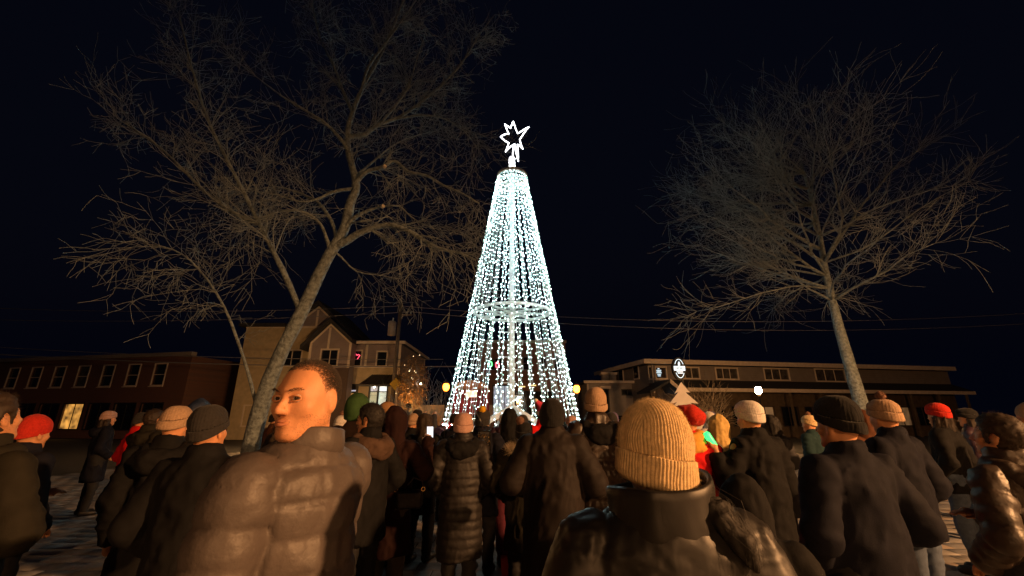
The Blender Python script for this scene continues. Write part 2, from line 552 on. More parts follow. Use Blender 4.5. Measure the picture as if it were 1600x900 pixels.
def person(label, x, y, H, yaw=0.0, head=(0, 0, 0), res=.02, coat=None, arms=('pocket', 'pocket'), hat=None, hair=None,
           scarf=None, trousers='trouser_black', shoes='shoe', skin='skin_pale', group=None, eyes=False, hands=False, stride=0.0, legs_apart=1.0, seed=0, name='person', cat='person', bag=None, child=False):
    r = np.random.default_rng(1000 + seed)
    S = H / 1.75
    root = empty(name, (x, y, 0), yaw)
    tag(root, label, cat, group)
    sc_head = 1.0 if not child else 1.22
    hr = rotm(*head)
    def tohead(P): return ((P - NECK) @ hr + NECK - HC) / sc_head + np.array([0, 0, 0 if not child else -.012])
    def fromhead(V): return ((V - np.array([0, 0, 0 if not child else -.012])) * sc_head + HC - NECK) @ hr.T + NECK
    A = [tuple(mirror(p, -1) for p in (ARMS[arms[0]] if isinstance(arms[0], str) else arms[0])),
         tuple(ARMS[arms[1]] if isinstance(arms[1], str) else arms[1])]
    la = .095 * legs_apart
    legs = []
    for sg in (-1, 1):
        k = sg * stride
        legs.append(((sg*.092, 0, .93), (sg*(la+.004), .02 + k*.5, .50), (sg*la, -.015 + k, .09)))
    def fin(nm, V, Q, m, parent=root, smooth=True):
        return link(nm, make_mesh(nm, V * S, Q, smooth), m, parent)
    # ---------------- body: one continuous surface from crown to soles
    h = min(res, .020) if not hands else min(res, .0105)
    allp = [p for a in A for p in a] + [p for l in legs for p in l]
    lo = np.min(allp, 0) - .12; hi = np.max(allp, 0) + .12
    lo = np.minimum(lo, [-.24, -.16, 0]); hi = np.maximum(hi, [.24, .17, 1.80])
    lo[2] = 0.0
    G = Field(lo, hi, h)
    G.cap((0, 0, 1.33), (0, 0, 1.06), .135, .115, .02, .72)
    G.cap((-.14, -.01, 1.40), (.14, -.01, 1.40), .055, .055, .06)
    G.cap((-.05, 0, .98), (.05, 0, .98), .125, .125, .08, .85)
    for a in A:
        G.cap(a[0], a[1], .052, .042, .04)
        G.cap(a[1], a[2], .042, .028, .02)
        if hands:
            sd = -1 if a is A[0] else 1
            for (p, q, ra, rb, k) in hand_prims(a[2], a[1], sd): G.cap(p, q, ra, rb, k)
        else:
            f = np.array(a[2]) - np.array(a[1]); f /= np.linalg.norm(f)
            G.cap(a[2], np.array(a[2]) + f * .10, .03, .032, .02)
    for l in legs:
        G.cap(l[0], l[1], .078, .052, .04)
        G.cap(l[1], l[2], .052, .038, .02)
        G.cap((l[2][0], l[2][1]-.03, .05), (l[2][0]*1.08, l[2][1]+.13, .035), .035, .03, .03)
    G.cap(np.array([0, -.022, 1.40]), fromhead(np.array([[0, -.018, -.05]]))[0], .062, .056, .03)
    k0 = max(0, int((1.44 - G.lo[2]) / h)); x0 = max(0, int((-.19 - G.lo[0]) / h)); x1 = int((.19 - G.lo[0]) / h) + 2; y0 = max(0, int((-.19 - G.lo[1]) / h)); y1 = int((.19 - G.lo[1]) / h) + 2
    sl = (slice(x0, x1), slice(y0, y1), slice(k0, None))
    G.d[sl] = smin(G.d[sl], head_sdf(tohead(G.P[sl])) * sc_head, .02)
    d, l0 = G.d, G.lo
    V, Q = nets(d, l0, h)
    fin('body', V, Q, M[skin])
    if hair and hair.get('stubble'):
        VL = tohead(V); NB = vnormals(V, Q)
        jaw = (VL[:, 2] < -.045) & (VL[:, 2] > -.15) & (VL[:, 1] > -.02 + .5 * np.clip(-.08 - VL[:, 2], 0, 1)) & (np.linalg.norm(VL - np.array([0, .10, -.069]), axis=1) > .022)
        jaw &= ~((VL[:, 2] > -.062) & (np.abs(VL[:, 0]) < .05) & (VL[:, 1] > .03) & ~((VL[:, 2] < -.048) & (np.abs(VL[:, 0]) < .022)))
        ids = np.nonzero(jaw)[0]
        ids = r.choice(ids, hair['stubble'])
        fv, ff = fibres(V[ids] + r.normal(size=(len(ids), 3)) * h * .5 - NB[ids] * .001, NB[ids] + np.array([0, 0, -.5]), hair.get('beard_len', .0028), .00035, .4, seed)
        fin('stubble', fv, ff, M['hair_buzz'], root, False)
    HV = fromhead
    # ---------------- trousers and shoes
    hem = coat['hem'] if coat else .9
    h2 = max(res, .016)
    G = Field((-.32, -.28 - abs(stride), .05), (.32, .26 + abs(stride), 1.06), h2)
    G.cap((-.06, 0, .97), (.06, 0, .97), .14, .14, .02, .85)
    for l in legs:
        G.cap(l[0], l[1], .098, .072, .05)
        G.cap(l[1], l[2], .072, .056, .02)
    P, l0, d = G.P, G.lo, G.d
    d = np.maximum(d, .065 - P[..., 2]); d = np.maximum(d, P[..., 2] - 1.02)
    V, Q = nets(d, l0, h2)
    N = vnormals(V, Q)
    V = V + N * (.008 * ridged(V * np.array([9, 9, 16]) + seed))[:, None]
    fin('trousers', V, Q, M[trousers])
    for l in legs:
        cx, cyy = l[2][0], l[2][1]
        P, l0 = grid((cx-.08, cyy-.12, 0), (cx+.08, cyy+.22, .16), max(.012, res*.8))
        d = capsule(P, (cx, cyy-.03, .05), (cx*1.08, cyy+.15, .04), .050, .045)
        d = smin(d, capsule(P, (cx, cyy, .06), (cx, cyy, .14), .05, .052), .03)
        d = np.maximum(np.maximum(d, .002 - P[..., 2]), P[..., 2] - .15)
        V, Q = nets(d, l0, max(.012, res*.8))
        fin('shoe', V, Q, M[shoes])
    # ---------------- coat
    parts = {}
    if coat:
        f = coat.get('fit', 1.0); hem = coat['hem']; style = coat.get('style', 'plain')
        flare = coat.get('flare', 1.0)
        allp = [p for a in A for p in a]
        lo = np.min(allp, 0) - .13; hi = np.max(allp, 0) + .13
        lo = np.minimum(lo, [-.33*f*max(1, flare), -.30*f, hem]); hi = np.maximum(hi, [.33*f*max(1, flare), .26*f, 1.58])
        G = Field(lo, hi, res); P, l0, d = G.P, G.lo, G.d
        G.cap((0, 0, 1.335), (0, 0, 1.10), .163*f, .158*f, .03, .74)
        G.cap((-.145, -.012, 1.395), (.145, -.012, 1.395), .072*f, .072*f, .06)
        G.cap((0, 0, 1.12), (0, 0, min(hem - .10, .95)), .160*f, .185*f*flare, .05, .78)
        ch = coat.get('collar', .06)
        cr = coat.get('collar_r', .088)
        G.cap((0, -.018, 1.43), (0, -.012, 1.46 + ch), cr * 1.06, cr, .03)
        d = smax(d, P[..., 2] - (1.465 + ch + cr * .5), .012)
        arm = np.full(d.shape, .5)
        for a in A:
            e = np.array(a[1]); w = np.array(a[2])
            fw = (w - e) / np.linalg.norm(w - e)
            one = np.full(d.shape, .5)
            G.cap(a[0], a[1], .070*f, .066*f, .01, 1.0, one)
            G.cap(a[1], w + fw * .02, .066*f, .052*f, .02, 1.0, one)
            one = np.maximum(one, np.where(np.linalg.norm(P - w, axis=-1) < .2, (P - (w + fw * .035)) @ fw, -1))
            arm = np.minimum(arm, one)
        d = smin(d, arm, .022)
        hemn = hem + .012 * np.sin(P[..., 0] * 14 + seed)
        # the skirt of the coat is cut at the hem, the sleeves are not
        d = np.maximum(d, np.where(arm < .015, -1.0, hemn - P[..., 2]))
        V, Q = nets(d, l0, res)
        N = vnormals(V, Q)
        armd = None; tt = np.zeros(len(V)); best = np.full(len(V), 9.0)
        for a in A:
            a0, a1, a2 = map(np.array, a)
            l1 = np.linalg.norm(a1 - a0)
            for (p, q, off) in ((a0, a1, 0), (a1, a2, l1)):
                ab = q - p; t = np.clip(((V - p) @ ab) / (ab @ ab), 0, 1)
                dd = np.linalg.norm(V - p - t[:, None] * ab, axis=1) - .068*f
                u = dd < best
                tt[u] = off + t[u] * np.linalg.norm(ab); best[u] = dd[u]
        isarm = np.clip((.03 - best) / .03, 0, 1)
        wob = .025 * fbm(V * 3.0 + seed)
        if style == 'puffer':
            sp = coat.get('spacing', .085); amp = coat.get('amp', .014)
            zc = np.where(isarm > .5, tt, V[:, 2] * 1.0) + wob * .35
            q = np.abs(np.sin(PI * zc / sp)) ** coat.get('sharp', .5)
            V = V + N * (amp * (q - .6))[:, None]
            V = V + N * (coat.get('crinkle', .0045) * ridged(V * np.array([24, 24, 30]) + seed, 2) * (1.2 - q))[:, None]
        elif style == 'smock':
            sp = .075
            zc = V[:, 2] / sp; row = np.floor(zc)
            ang = np.arctan2(V[:, 0], -V[:, 1]) * .17 / .055 + .5 * (row % 2)
            q = np.abs(np.sin(PI * zc)) ** .6 * (.35 + .65 * np.abs(np.sin(PI * ang)) ** .6)
            low = np.clip((1.28 - V[:, 2]) / .05, 0, 1) * (1 - isarm)
            V = V + N * (.030 * (q - .5) * low)[:, None]
            V = V + N * (.007 * ridged(V * 16 + seed, 2))[:, None]
        # sleeve seams
        V = V - N * (.006 * np.exp(-((best - .014) / .008)**2) * np.clip((V[:, 2] - 1.10) / .06, 0, 1))[:, None]
        # folds: slanted along the sleeves and hanging from the shoulders
        wa = coat.get('wrinkle', .010)
        fold = ridged((V + .04 * np.stack([vnoise(V*4+seed), vnoise(V*4+9), vnoise(V*4+5)], -1)) @ np.array([[15, 0, 3], [0, 15, 3], [-4, 2, 6.5]]) + 5.1 * seed, 2)
        foldarm = ridged(V * np.array([7, 7, 15]) + 2.3 * seed, 2)
        V = V + N * (wa * (fold * (1 - isarm) + foldarm * isarm))[:, None]
        V = V + N * (coat.get('lump', .010) * fbm(V * 4.5 + seed))[:, None]
        c = fin('coat', V, Q, coat['mat'])
        parts['coat'] = c
        if coat.get('hood') == 'down':
            P, l0 = grid((-.24, -.30, 1.24), (.24, .12, 1.60), max(res*.8, .011))
            dd = None
            for k in range(-4, 4):
                pa = []
                for kk in (k, k + 1):
                    an = kk * R(30)
                    back = math.cos(an * .75)
                    pa.append((math.sin(an) * .125, -.03 - math.cos(an) * .115, 1.475 - .055 * max(0, back)))
                rr = .052
                q = capsule(P, pa[0], pa[1], rr, rr)
                dd = q if dd is None else smin(dd, q, .03)
            dd = smin(dd, ellipsoid(P, (0, -.15, 1.385), (.135, .055, .075)), .05)
            V, Q = nets(dd, l0, max(res*.8, .011)); N = vnormals(V, Q)
            V = V + N * (.012 * fbm(V * 14 + seed))[:, None]
            ho = fin('hood', V, Q, coat.get('hoodmat', coat['mat']))
            if coat.get('fur'):
                sel = V[:, 2] > 1.44
                pts = V[sel]; nn = N[sel]
                k = r.integers(0, len(pts), 2600)
                fv, ff = fibres(pts[k], nn[k] + np.array([0, -.2, .25]), .055, .0016, .55, seed)
                fin('fur_trim', fv, ff, M['fur'], ho, False)
        if coat.get('backpanel'):
            pass
    # ---------------- hood up
    if hat and hat['type'] == 'hood':
        hh = max(res * .8, .010)
        P, l0 = grid((-.24, -.26, 1.34), (.24, .22, 1.86), hh)
        L = tohead(P)
        d = ellipsoid(L, (0, -.022, .018), (.112, .132, .128))
        d = smin(d, ellipsoid(L, (0, -.045, .075), (.06, .07, .085)), .06)
        d = smin(d, capsule(L, (0, -.035, -.06), (0, -.05, -.18), .105, .135, .85), .06)
        inner = ellipsoid(L, (0, .115, -.005), (.082, .13, .112))
        d = smax(d, -inner, .02)
        d = np.maximum(d, hat.get('cut', 1.40) - P[..., 2])
        V, Q = nets(d, l0, hh); N = vnormals(V, Q)
        V = V + N * (.010 * fbm(V * 7 + seed) + .006 * ridged(V * np.array([14, 14, 6]) + seed, 2))[:, None]
        fin('hood', V, Q, hat['mat'])
    elif hat and hat['type'] == 'beanie':
        n = hat.get('ribs', 40); nth = hat.get('nth', n * 4); nr = hat.get('rows', 26)
        rx, ry = hat.get('rx', .090), hat.get('ry', .110)
        top = hat.get('top', .150); zb = hat.get('base', .000); cuff = hat.get('cuff', .055); amp = hat.get('amp', .0022)
        hw = 2 * PI * .1 / n
        th = np.linspace(0, 2 * PI, nth, endpoint=False)
        rows = []
        def rib(thv, rad):
            thv = thv + .012 * np.sin(5 * thv + 60 * rad) + .006 * np.sin(13 * thv + 1.3 + 25 * rad)
            sec = np.floor((thv + hat.get('secoff', .4)) / (PI / 2)); cen = sec * (PI / 2) + PI / 4 - hat.get('secoff', .4)
            s = (thv - cen) * rad
            return np.abs(np.cos(PI * s / hw)) ** .7
        def ring(t_r, z, off):
            back = -.022 * (-np.sin(th)) * 0
            rr = t_r
            c, s_ = np.cos(th), np.sin(th)
            q = rib(th, .1 * rr) * amp * min(1, rr * 4) * (.25 if off < .0035 and off != 0 else 1) + off
            return np.stack([(rx * rr + q) * c, (ry * rr + q) * s_ - .012, z + 0 * th], -1)
        tilt_back = hat.get('tilt', .25)   # lower at the nape
        prof = []
        if cuff > 0:
            prof.append((.95, zb + .010, -.006)); prof.append((.965, zb + .002, -.002)); prof.append((.985, zb, .003))
            for k in range(1, 7): prof.append((.99 + .01*math.sin(k/6*PI), zb + cuff * k / 6, .0075))
            prof.append((.99, zb + cuff + .003, .002))
        z1 = zb + cuff + .001
        for k in range(nr + 1):
            t = k / nr
            zz = z1 + (top - z1) * t ** .85 if k else z1
            tt2 = (zz - z1) / (top - z1)
            rr = max(.012, (1 - tt2 ** hat.get('pw', 2.6)) ** .5) * (1 + .03 * math.sin(PI * min(1, tt2 * 1.4)))
            prof.append((rr, zz, 0))
        R_ = [ring(*p) for p in prof]
        V = np.concatenate(R_)
        V[:, 2] += tilt_back * np.clip(V[:, 1], -.12, .12) * np.clip((top - V[:, 2]) / (top - zb), 0, 1)
        V = V + .006 * np.stack([fbm(V * 11 + seed), fbm(V * 11 + seed + 9), fbm(V * 9 + seed + 5)], -1)
        if hat.get('skew'): V[:, 2] -= hat['skew'] * V[:, 0] * np.clip((top - V[:, 2]) / (top - zb), 0, 1)
        if hat.get('slouch'):
            w = np.clip((V[:, 2] - zb - .06) / .1, 0, 1)[:, None]
            V = V + w * np.array(hat['slouch'])
        m = len(prof)
        i = np.arange(m - 1)[:, None]; k = np.arange(nth)[None, :]; k2 = (k + 1) % nth
        Q = np.stack(np.broadcast_arrays(i*nth+k, i*nth+k2, (i+1)*nth+k2, (i+1)*nth+k), -1).reshape(-1, 4)
        ho = fin('hat', HV(V), Q, hat['mat'])
        if hat.get('fuzz'):
            N = vnormals(V, Q)
            kk = r.integers(0, len(V), hat['fuzz'])
            fv, ff = fibres(V[kk], N[kk], .006, .00022, .9, seed)
            fin('wool_fuzz', HV(fv), ff, hat['mat'], ho, False)
        if hat.get('pom'):
            pr = hat.get('pomr', .034)
            c = np.array([0, -.012, top + pr * .55]) + np.array(hat.get('pomoff', (0, 0, 0)))
            mb = MB().ball((0, 0, 0), 1, 14, 9)
            PV = np.array(mb.v); 
            PV = PV * (pr * (1 + .16 * fbm(PV * 2.6 + seed)))[:, None] + c
            po = link('pom_pom', make_mesh('pom_pom', HV(PV) * S, mb.f, True), hat['pom'], root)
            u = r.normal(size=(900, 3)); u /= np.linalg.norm(u, axis=1, keepdims=True)
            fv, ff = fibres(c + u * pr * .85, u, pr * .35, .0011, .4, seed)
            fin('pom_fibres', HV(fv), ff, hat['pom'], po, False)
    elif hat and hat['type'] == 'beret':
        P, l0 = grid((-.2, -.2, -.05), (.2, .2, .2), .010)
        d = ellipsoid(P, (0, -.015, .070), (.128, .140, .078))
        d = smin(d, ellipsoid(P, (0, -.03, .045), (.105, .125, .075)), .04)
        d = smax(d, -(P[..., 2] - .0 + .35 * (P[..., 1] + .02) * -1), .02)
        V, Q = nets(d, l0, .010); N = vnormals(V, Q)
        V = V + N * (.010 * fbm(V * 9 + seed) + .004 * ridged(V * 20 + seed, 2))[:, None]
        fin('hat', HV(V), Q, hat['mat'])
    elif hat and hat['type'] == 'cap':
        P, l0 = grid((-.16, -.18, -.08), (.16, .26, .18), .010)
        d = ellipsoid(P, (0, -.012, .035), (.090, .110, .095))
        d = np.maximum(d, -.012 - P[..., 2] + .1 * P[..., 1])
        br = np.maximum(ellipsoid(P, (0, .10, .018), (.082, .095, .30)), np.abs(P[..., 2] - .022 + .9 * P[..., 0]**2 * 4 + .22 * (P[..., 1] - .10)) - .006)
        d = smin(d, np.maximum(br, .06 - P[..., 1]), .008)
        V, Q = nets(d, l0, .010)
        fin('hat', HV(V), Q, hat['mat'])
    elif hat and hat['type'] == 'santa':
        P, l0 = grid((-.16, -.2, -.06), (.2, .18, .3), .010)
        d = ellipsoid(P, (0, -.012, .03), (.092, .112, .10))
        d = smin(d, capsule(P, (0, -.02, .09), (.09, -.06, .17), .065, .03), .04)
        d = np.maximum(d, .01 - P[..., 2])
        V, Q = nets(d, l0, .010)
        fin('hat', HV(V), Q, hat['mat'])
        ring = MB()
        pts = [(.092*math.cos(a), .113*math.sin(a)-.012, .015) for a in np.linspace(0, 2*PI, 24, endpoint=False)]
        ring.tube(pts, .024, 8, True)
        ring.ball((.10, -.065, .185), .03, 10, 7)
        V = np.array(ring.v); V = V + .004 * np.stack([fbm(V*40), fbm(V*40+3), fbm(V*40+5)], -1)
        link('fur_brim', make_mesh('fur_brim', HV(V)*S, ring.f, True), hat['trim'], root)
    # ---------------- hair
    if hair:
        ht = hair['type']; hm = hair['mat']
        if ht in ('short', 'buzz'):
            hh = .0075 if res < .012 else .011
            P, l0 = grid((-.12, -.14, -.11), (.12, .12, .15), hh)
            th = hair.get('thick', .004 if ht == 'buzz' else .016)
            d = ellipsoid(P, (0, -.014, .022), (.076 + th, .096 + th, .090 + th))
            d = smin(d, ellipsoid(P, (0, .0, -.035), (.060 + th*.5, .080 + th*.2, .075)), .03)
            y, z, ax = P[..., 1], P[..., 2], np.abs(P[..., 0])
            front = (.035 + th) + 1.0 * np.clip(z - .02, -.03, .1) * .28 - .55 * np.clip(ax - .03, 0, .1) - hair.get('recede', 0) * np.exp(-((ax - .045) / .02)**2)
            d = smax(d, y - front - .012, .012)
            d = smax(d, -.075 - z + .55 * (y + .03), .012)
            # free the ear
            d = smax(d, -ellipsoid(np.stack([ax, y, z], -1), (.088, -.004, -.018), (.03, .030, .040)), .008)
            V, Q = nets(d, l0, hh); N = vnormals(V, Q)
            if ht == 'short':
                V = V + N * (.006 * ridged(V * np.array([50, 20, 50]) + seed, 2))[:, None]
            if ht == 'buzz':
                # cropped hair: only short strands, thinning out towards the hairline
                u = r.normal(size=(hair['n'], 3)); u /= np.linalg.norm(u, axis=1, keepdims=True)
                pt = u * np.array([.0765, .0965, .0905]) + np.array([0, -.014, .022])
                nn = u / np.array([.0765, .0965, .0905]); nn /= np.linalg.norm(nn, axis=1, keepdims=True)
                axx = np.abs(pt[:, 0])
                edge = np.minimum(.046 + .28 * np.clip(pt[:, 2] - .02, -.03, .1) - .55 * np.clip(axx - .03, 0, .1) - hair.get('recede', 0) * np.exp(-((axx - .045) / .02)**2) - pt[:, 1],
                                  pt[:, 2] + .062 - .55 * (pt[:, 1] + .03))
                ear = ((np.abs(axx - .078) < .03) & (np.hypot((pt[:, 1] + .004) / .028, (pt[:, 2] + .016) / .038) < 1))
                keep = (edge > .034 * r.random(len(u))**1.5) & ~ear
                fv, ff = fibres(pt[keep] - nn[keep] * .001, nn[keep] * .5 + np.array([0, -.35, -.35]), .0048, .00038, .22, seed)
                fin('hair', HV(fv), ff, hm, root, False)
                u = r.normal(size=(9000, 3)); u /= np.linalg.norm(u, axis=1, keepdims=True)
                return_beard = None
            else:
                ho = fin('hair', HV(V), Q, hm)
                kk = r.integers(0, len(V), hair.get('n', 2500))
                fv, ff = fibres(V[kk] - N[kk] * .003, N[kk] * .7 + np.array([0, -.2, -.25]), .022, .0006, .35, seed)
                fin('strands', HV(fv), ff, hm, ho, False)
        elif ht == 'long':
            hh = .012
            ln = hair.get('len', .30)
            P, l0 = grid((-.17, -.19, -.06 - ln), (.17, .12, .15), hh)
            d = ellipsoid(P, (0, -.02, .022), (.090, .106, .102)) if not hat else ellipsoid(P, (0, -.02, -.02), (.078, .092, .06))
            d = smin(d, capsule(P, (0, -.06, -.02 if not hat else -.09), (0, -.085, -ln + .03), .085, .065, .62), .05)
            for sg in (-1, 1):
                d = smin(d, capsule(P, (sg*.07, -.02, -.02 if not hat else -.08), (sg*.085, -.02, -ln*.75), .035, .03), .04)
            face = ellipsoid(P, (0, .10, -.05), (.075, .10, .12))
            d = smax(d, -face, .015)
            V, Q = nets(d, l0, hh); N = vnormals(V, Q)
            V = V + N * (.012 * ridged(V * np.array([26, 26, 4]) + seed, 2))[:, None]
            ho = fin('hair', HV(V), Q, hm)
            kk = r.integers(0, len(V), 1800)
            fv, ff = fibres(V[kk], N[kk] * .35 + np.array([0, 0, -1.0]), .05, .0007, .25, seed)
            fin('strands', HV(fv), ff, hm, ho, False)
    if scarf:
        P, l0 = grid((-.22, -.20, 1.36), (.22, .22, 1.62), .012)
        d = None
        for (rad, z, rr, ph) in ((.100, 1.475, .040, 0), (.108, 1.525, .036, 1.0), (.118, 1.435, .038, 2)):
            ang = np.arctan2(P[..., 1] + .0, P[..., 0])
            rxy = np.hypot(P[..., 0], P[..., 1] / .95)
            q = np.hypot(rxy - rad, (P[..., 2] - z - .014 * np.sin(ang * 2 + ph))) - rr
            d = q if d is None else smin(d, q, .018)
        V, Q = nets(d, l0, .012); N = vnormals(V, Q)
        V = V + N * (.008 * ridged(V * np.array([18, 18, 30]) + seed, 2))[:, None]
        fin('scarf', V, Q, scarf)
    if eyes:
        for sg in (-1, 1):
            mb = MB().ball((sg*.0315, .0765, -.003), .0128, 14, 10)
            eo = link('eye', make_mesh('eye', HV(np.array(mb.v))*S, mb.f, True), M['eye_white'], root)
            gz = hair.get('gaze', (0, 1, 0)) if hair else (0, 1, 0)
            g = np.array(gz, float); g /= np.linalg.norm(g)
            mb = MB().ball(tuple(np.array([sg*.0315, .0765, -.003]) + g * .0086), .0068, 12, 8)
            link('iris', make_mesh('iris', HV(np.array(mb.v))*S, mb.f, True), M['iris'], eo)
            # lids
            lid = MB()
            for zz, dz in ((.0045, .006), (-.0125, -.004)):
                lid.tube([(sg*(.0315 + .0165*math.cos(a)), .0905 - .0075*abs(math.cos(a))**1.5, -.003 + math.sin(a)*.0075*(1 if dz > 0 else -1) + .0) for a in np.linspace(0.05, PI-.05, 9)], .0028, 6)
            link('eyelid', make_mesh('eyelid', HV(np.array(lid.v))*S, lid.f, True), M[skin], root)
            pts = np.array([[sg*(.014 + .034*t), .099 - .018*t*t, .0165 + .006*math.sin(PI*t*.8)] for t in np.linspace(0, 1, 120)])
            pts = pts + r.normal(size=pts.shape) * np.array([.001, .001, .0018])
            fv, ff = fibres(pts, np.tile(np.array([[sg*.9, .1, .15]]), (120, 1)), .008, .0004, .25, seed)
            fin('eyebrow', HV(fv), ff, M['hair_brown'], root, False)
        lp = MB()
        for zz, w in ((-.0645, .0042), (-.0735, .0048)):
            lp.tube([(xx, .1005 - 22*xx*xx, zz + (4.0*xx*xx if zz > -.07 else 6*xx*xx) * .6) for xx in np.linspace(-.021, .021, 11)], [w*(1 - (abs(k-5)/5.2)**2)+.0006 for k in range(11)], 8)
        link('lips', make_mesh('lips', HV(np.array(lp.v))*S, lp.f, True), M['lip'], root)
    def world_pt(p):
        c, s_ = math.cos(yaw), math.sin(yaw); p = np.array(p) * S
        return Vector((x + p[0]*c - p[1]*s_, y + p[0]*s_ + p[1]*c, p[2]))
    root_info = dict(root=root, A=A, S=S, yaw=yaw, pt=world_pt, HV=HV)
    return root_info
# ------------------------------------------------------------------ ground and paving
g = MB(); g.add([(-400,-400,-.03),(400,-400,-.03),(400,400,-.03),(-400,400,-.03)], [(0,1,2,3)])
tag(g.build('ground', M['asphalt']), kind='structure')
pb = MB(); pb.add([(-14,-5,-.006),(14,-5,-.006),(14,22,-.006),(-14,22,-.006)], [(0,1,2,3)])
plaza = tag(pb.build('plaza_paving', M['joint']), kind='structure')

def project(p):
    dz = p[2] - EYE
    f = p[1]*math.cos(PITCH) + dz*math.sin(PITCH); u = -p[1]*math.sin(PITCH) + dz*math.cos(PITCH)
    if f < .1: return None
    return 800 + FPX*p[0]/f, 450 - FPX*u/f

PW, PD, GAP = .40, .27, .013
cells = []
row = 0; yy = -1.0
while yy < 21.5:
    xo = -13.5 + (PW*.5 if row % 2 else 0)
    nx = int(27/PW)
    for i in range(nx): cells.append((xo + i*PW + PW/2, yy + PD/2))
    row += 1; yy += PD
cells = [c for c in cells if c[1] > -1]
def paver_geo(w, d):
    x, y = w/2 - GAP/2, d/2 - GAP/2; b = .006
    v = [(-x,-y,-.05),(x,-y,-.05),(x,y,-.05),(-x,y,-.05),(-x,-y,-.006),(x,-y,-.006),(x,y,-.006),(-x,y,-.006),
         (-x+b,-y+b,0),(x-b,-y+b,0),(x-b,y-b,0),(-x+b,y-b,0)]
    f = [(0,1,5,4),(1,2,6,5),(2,3,7,6),(3,0,4,7),(4,5,9,8),(5,6,10,9),(6,7,11,10),(7,4,8,11),(8,9,10,11)]
    return v, f
pv, pf = paver_geo(PW, PD)
pm = [make_mesh('paver', pv, pf) for _ in range(3)]
def vis(c):
    q = project((c[0], c[1], 0))
    if q is None or not (0 < q[0] < 1600 and q[1] < 930): return 1e9
    core = 0 if 545 < q[0] < 870 else 4
    return math.hypot(c[0], c[1]) + core
order = sorted(cells, key=vis)
single = order[:290]; rest = order[290:]
for i, c in enumerate(single):
    k = random.choice((0, 0, 1, 2))
    o = link('paver', pm[k], M[('paver', 'paver2', 'paver3')[k]], plaza, (c[0], c[1], random.uniform(-.0006, .0008)))
    o.rotation_euler = (random.uniform(-.002, .002), random.uniform(-.002, .002), random.uniform(-.006, .006))
n0 = len(pv)
RV = (np.array(pv)[None] + np.array([[c[0], c[1], random.uniform(-.0006, .0008)] for c in rest])[:, None]).reshape(-1, 3)
RF = (np.array(pf)[None] + (np.arange(len(rest))*n0)[:, None, None]).reshape(-1, 4)
fm = make_mesh('far_pavers', RV, RF)
fo = tag(link('far_pavers', fm, [M['paver'], M['paver2'], M['paver3']], plaza), kind='stuff')
fm.polygons.foreach_set('material_index', np.repeat(rng.choice(3, len(rest), p=[.45, .3, .25]), len(pf)).astype(np.int32))

# ------------------------------------------------------------------ the light-string tree
TX, TY = 0.0, 14.0
tree = empty('light_tree', (TX, TY, 0))
tag(tree, 'tall cone of white string lights hung from a mast with a glowing star on top', 'light tree')
R_TOP, Z_TOP, R_BOT = 0.55, 10.42, 2.42
# mast: square tube with collars and climbing pegs
mb = MB(); mb.box(-.085, .085, -.085, .085, 0, 10.5)
for z in (1.2, 3.3, 5.1, 7.2, 9.2): mb.box(-.12, .12, -.12, .12, z-.05, z+.05)
mb.box(-.35, .35, -.35, .35, 0, .04)
mb.build('mast', M['white_metal'], tree)
for i, z in enumerate(np.arange(2.3, 4.4, .42)):
    sg = -1 if i % 2 else 1
    pg = MB(); pg.tube([(sg*.07, -.05, z), (sg*.36, -.05, z), (sg*.36, -.05, z+.14)], .016, 6)
    pg.build('step_peg', M['white_metal'], tree)
def ring_pts(r, z, n=48): return [(r*math.cos(a), r*math.sin(a), z) for a in np.linspace(0, 2*PI, n, endpoint=False)]
def hoop(r, z, spokes, tube, name, rim=None):
    o = MB().tube(ring_pts(r, z), tube, 8, True).build(name, rim or M['white_metal'], tree, True)
    for k in range(spokes):
        a = 2*PI*k/spokes + .2
        MB().tube([(.07*math.cos(a), .07*math.sin(a), z), (r*math.cos(a), r*math.sin(a), z)], tube*.7, 6).build('spoke', M['white_metal'], o)
    return o
hoop(1.30, 5.10, 8, .05, 'middle_hoop')
MB().tube(ring_pts(.62, 5.12, 32), .028, 6, True).build('inner_hoop', M['white_metal'], tree, True)
hoop(R_TOP, 10.15, 6, .030, 'upper_hoop')
rb = MB(); n = 40
for i in range(n):
    pass
v = []; f = []
for i in range(n):
    a = 2*PI*i/n; c, s = math.cos(a), math.sin(a)
    for (r, z) in ((R_TOP-.01, 10.43), (R_TOP+.03, 10.43), (R_TOP+.03, 10.52), (R_TOP-.01, 10.52)): v.append((r*c, r*s, z))
for i in range(n):
    j = (i+1) % n
    for k in range(4): f.append((i*4+k, j*4+k, j*4+(k+1) % 4, i*4+(k+1) % 4))
rb.add(v, f); rim = rb.build('top_rim', M['rust'], tree)
for k in range(6):
    a = 2*PI*k/6
    MB().box(0, R_TOP-.01, -.025, .025, 10.44, 10.49).build('rim_spoke', M['white_metal'], rim).rotation_euler = (0, 0, a)
hoop(R_BOT, .10, 0, .03, 'ground_hoop')
for rr_, zz_, nn_ in ((R_TOP+.02, 10.15, 44), (R_TOP+.02, 10.36, 30)):
    pp = np.array(ring_pts(rr_, zz_, nn_))
    o = MB().tube([tuple(q) for q in pp], .010, 5, True).build('hoop_string', M['wire'], tree)
    V, F = (lambda P, r: ((P[:, None] + np.array([(1,0,0),(-1,0,0),(0,1,0),(0,-1,0),(0,0,1),(0,0,-1)], float)[None]*r).reshape(-1, 3), (np.array([(0,2,4),(2,1,4),(1,3,4),(3,0,4),(2,0,5),(1,2,5),(3,1,5),(0,3,5)])[None] + 6*np.arange(len(P))[:, None, None]).reshape(-1, 3)))(pp, .012)
    link('bulbs', make_mesh('bulbs', V, F), M['bulb'], o)['kind'] = 'stuff'
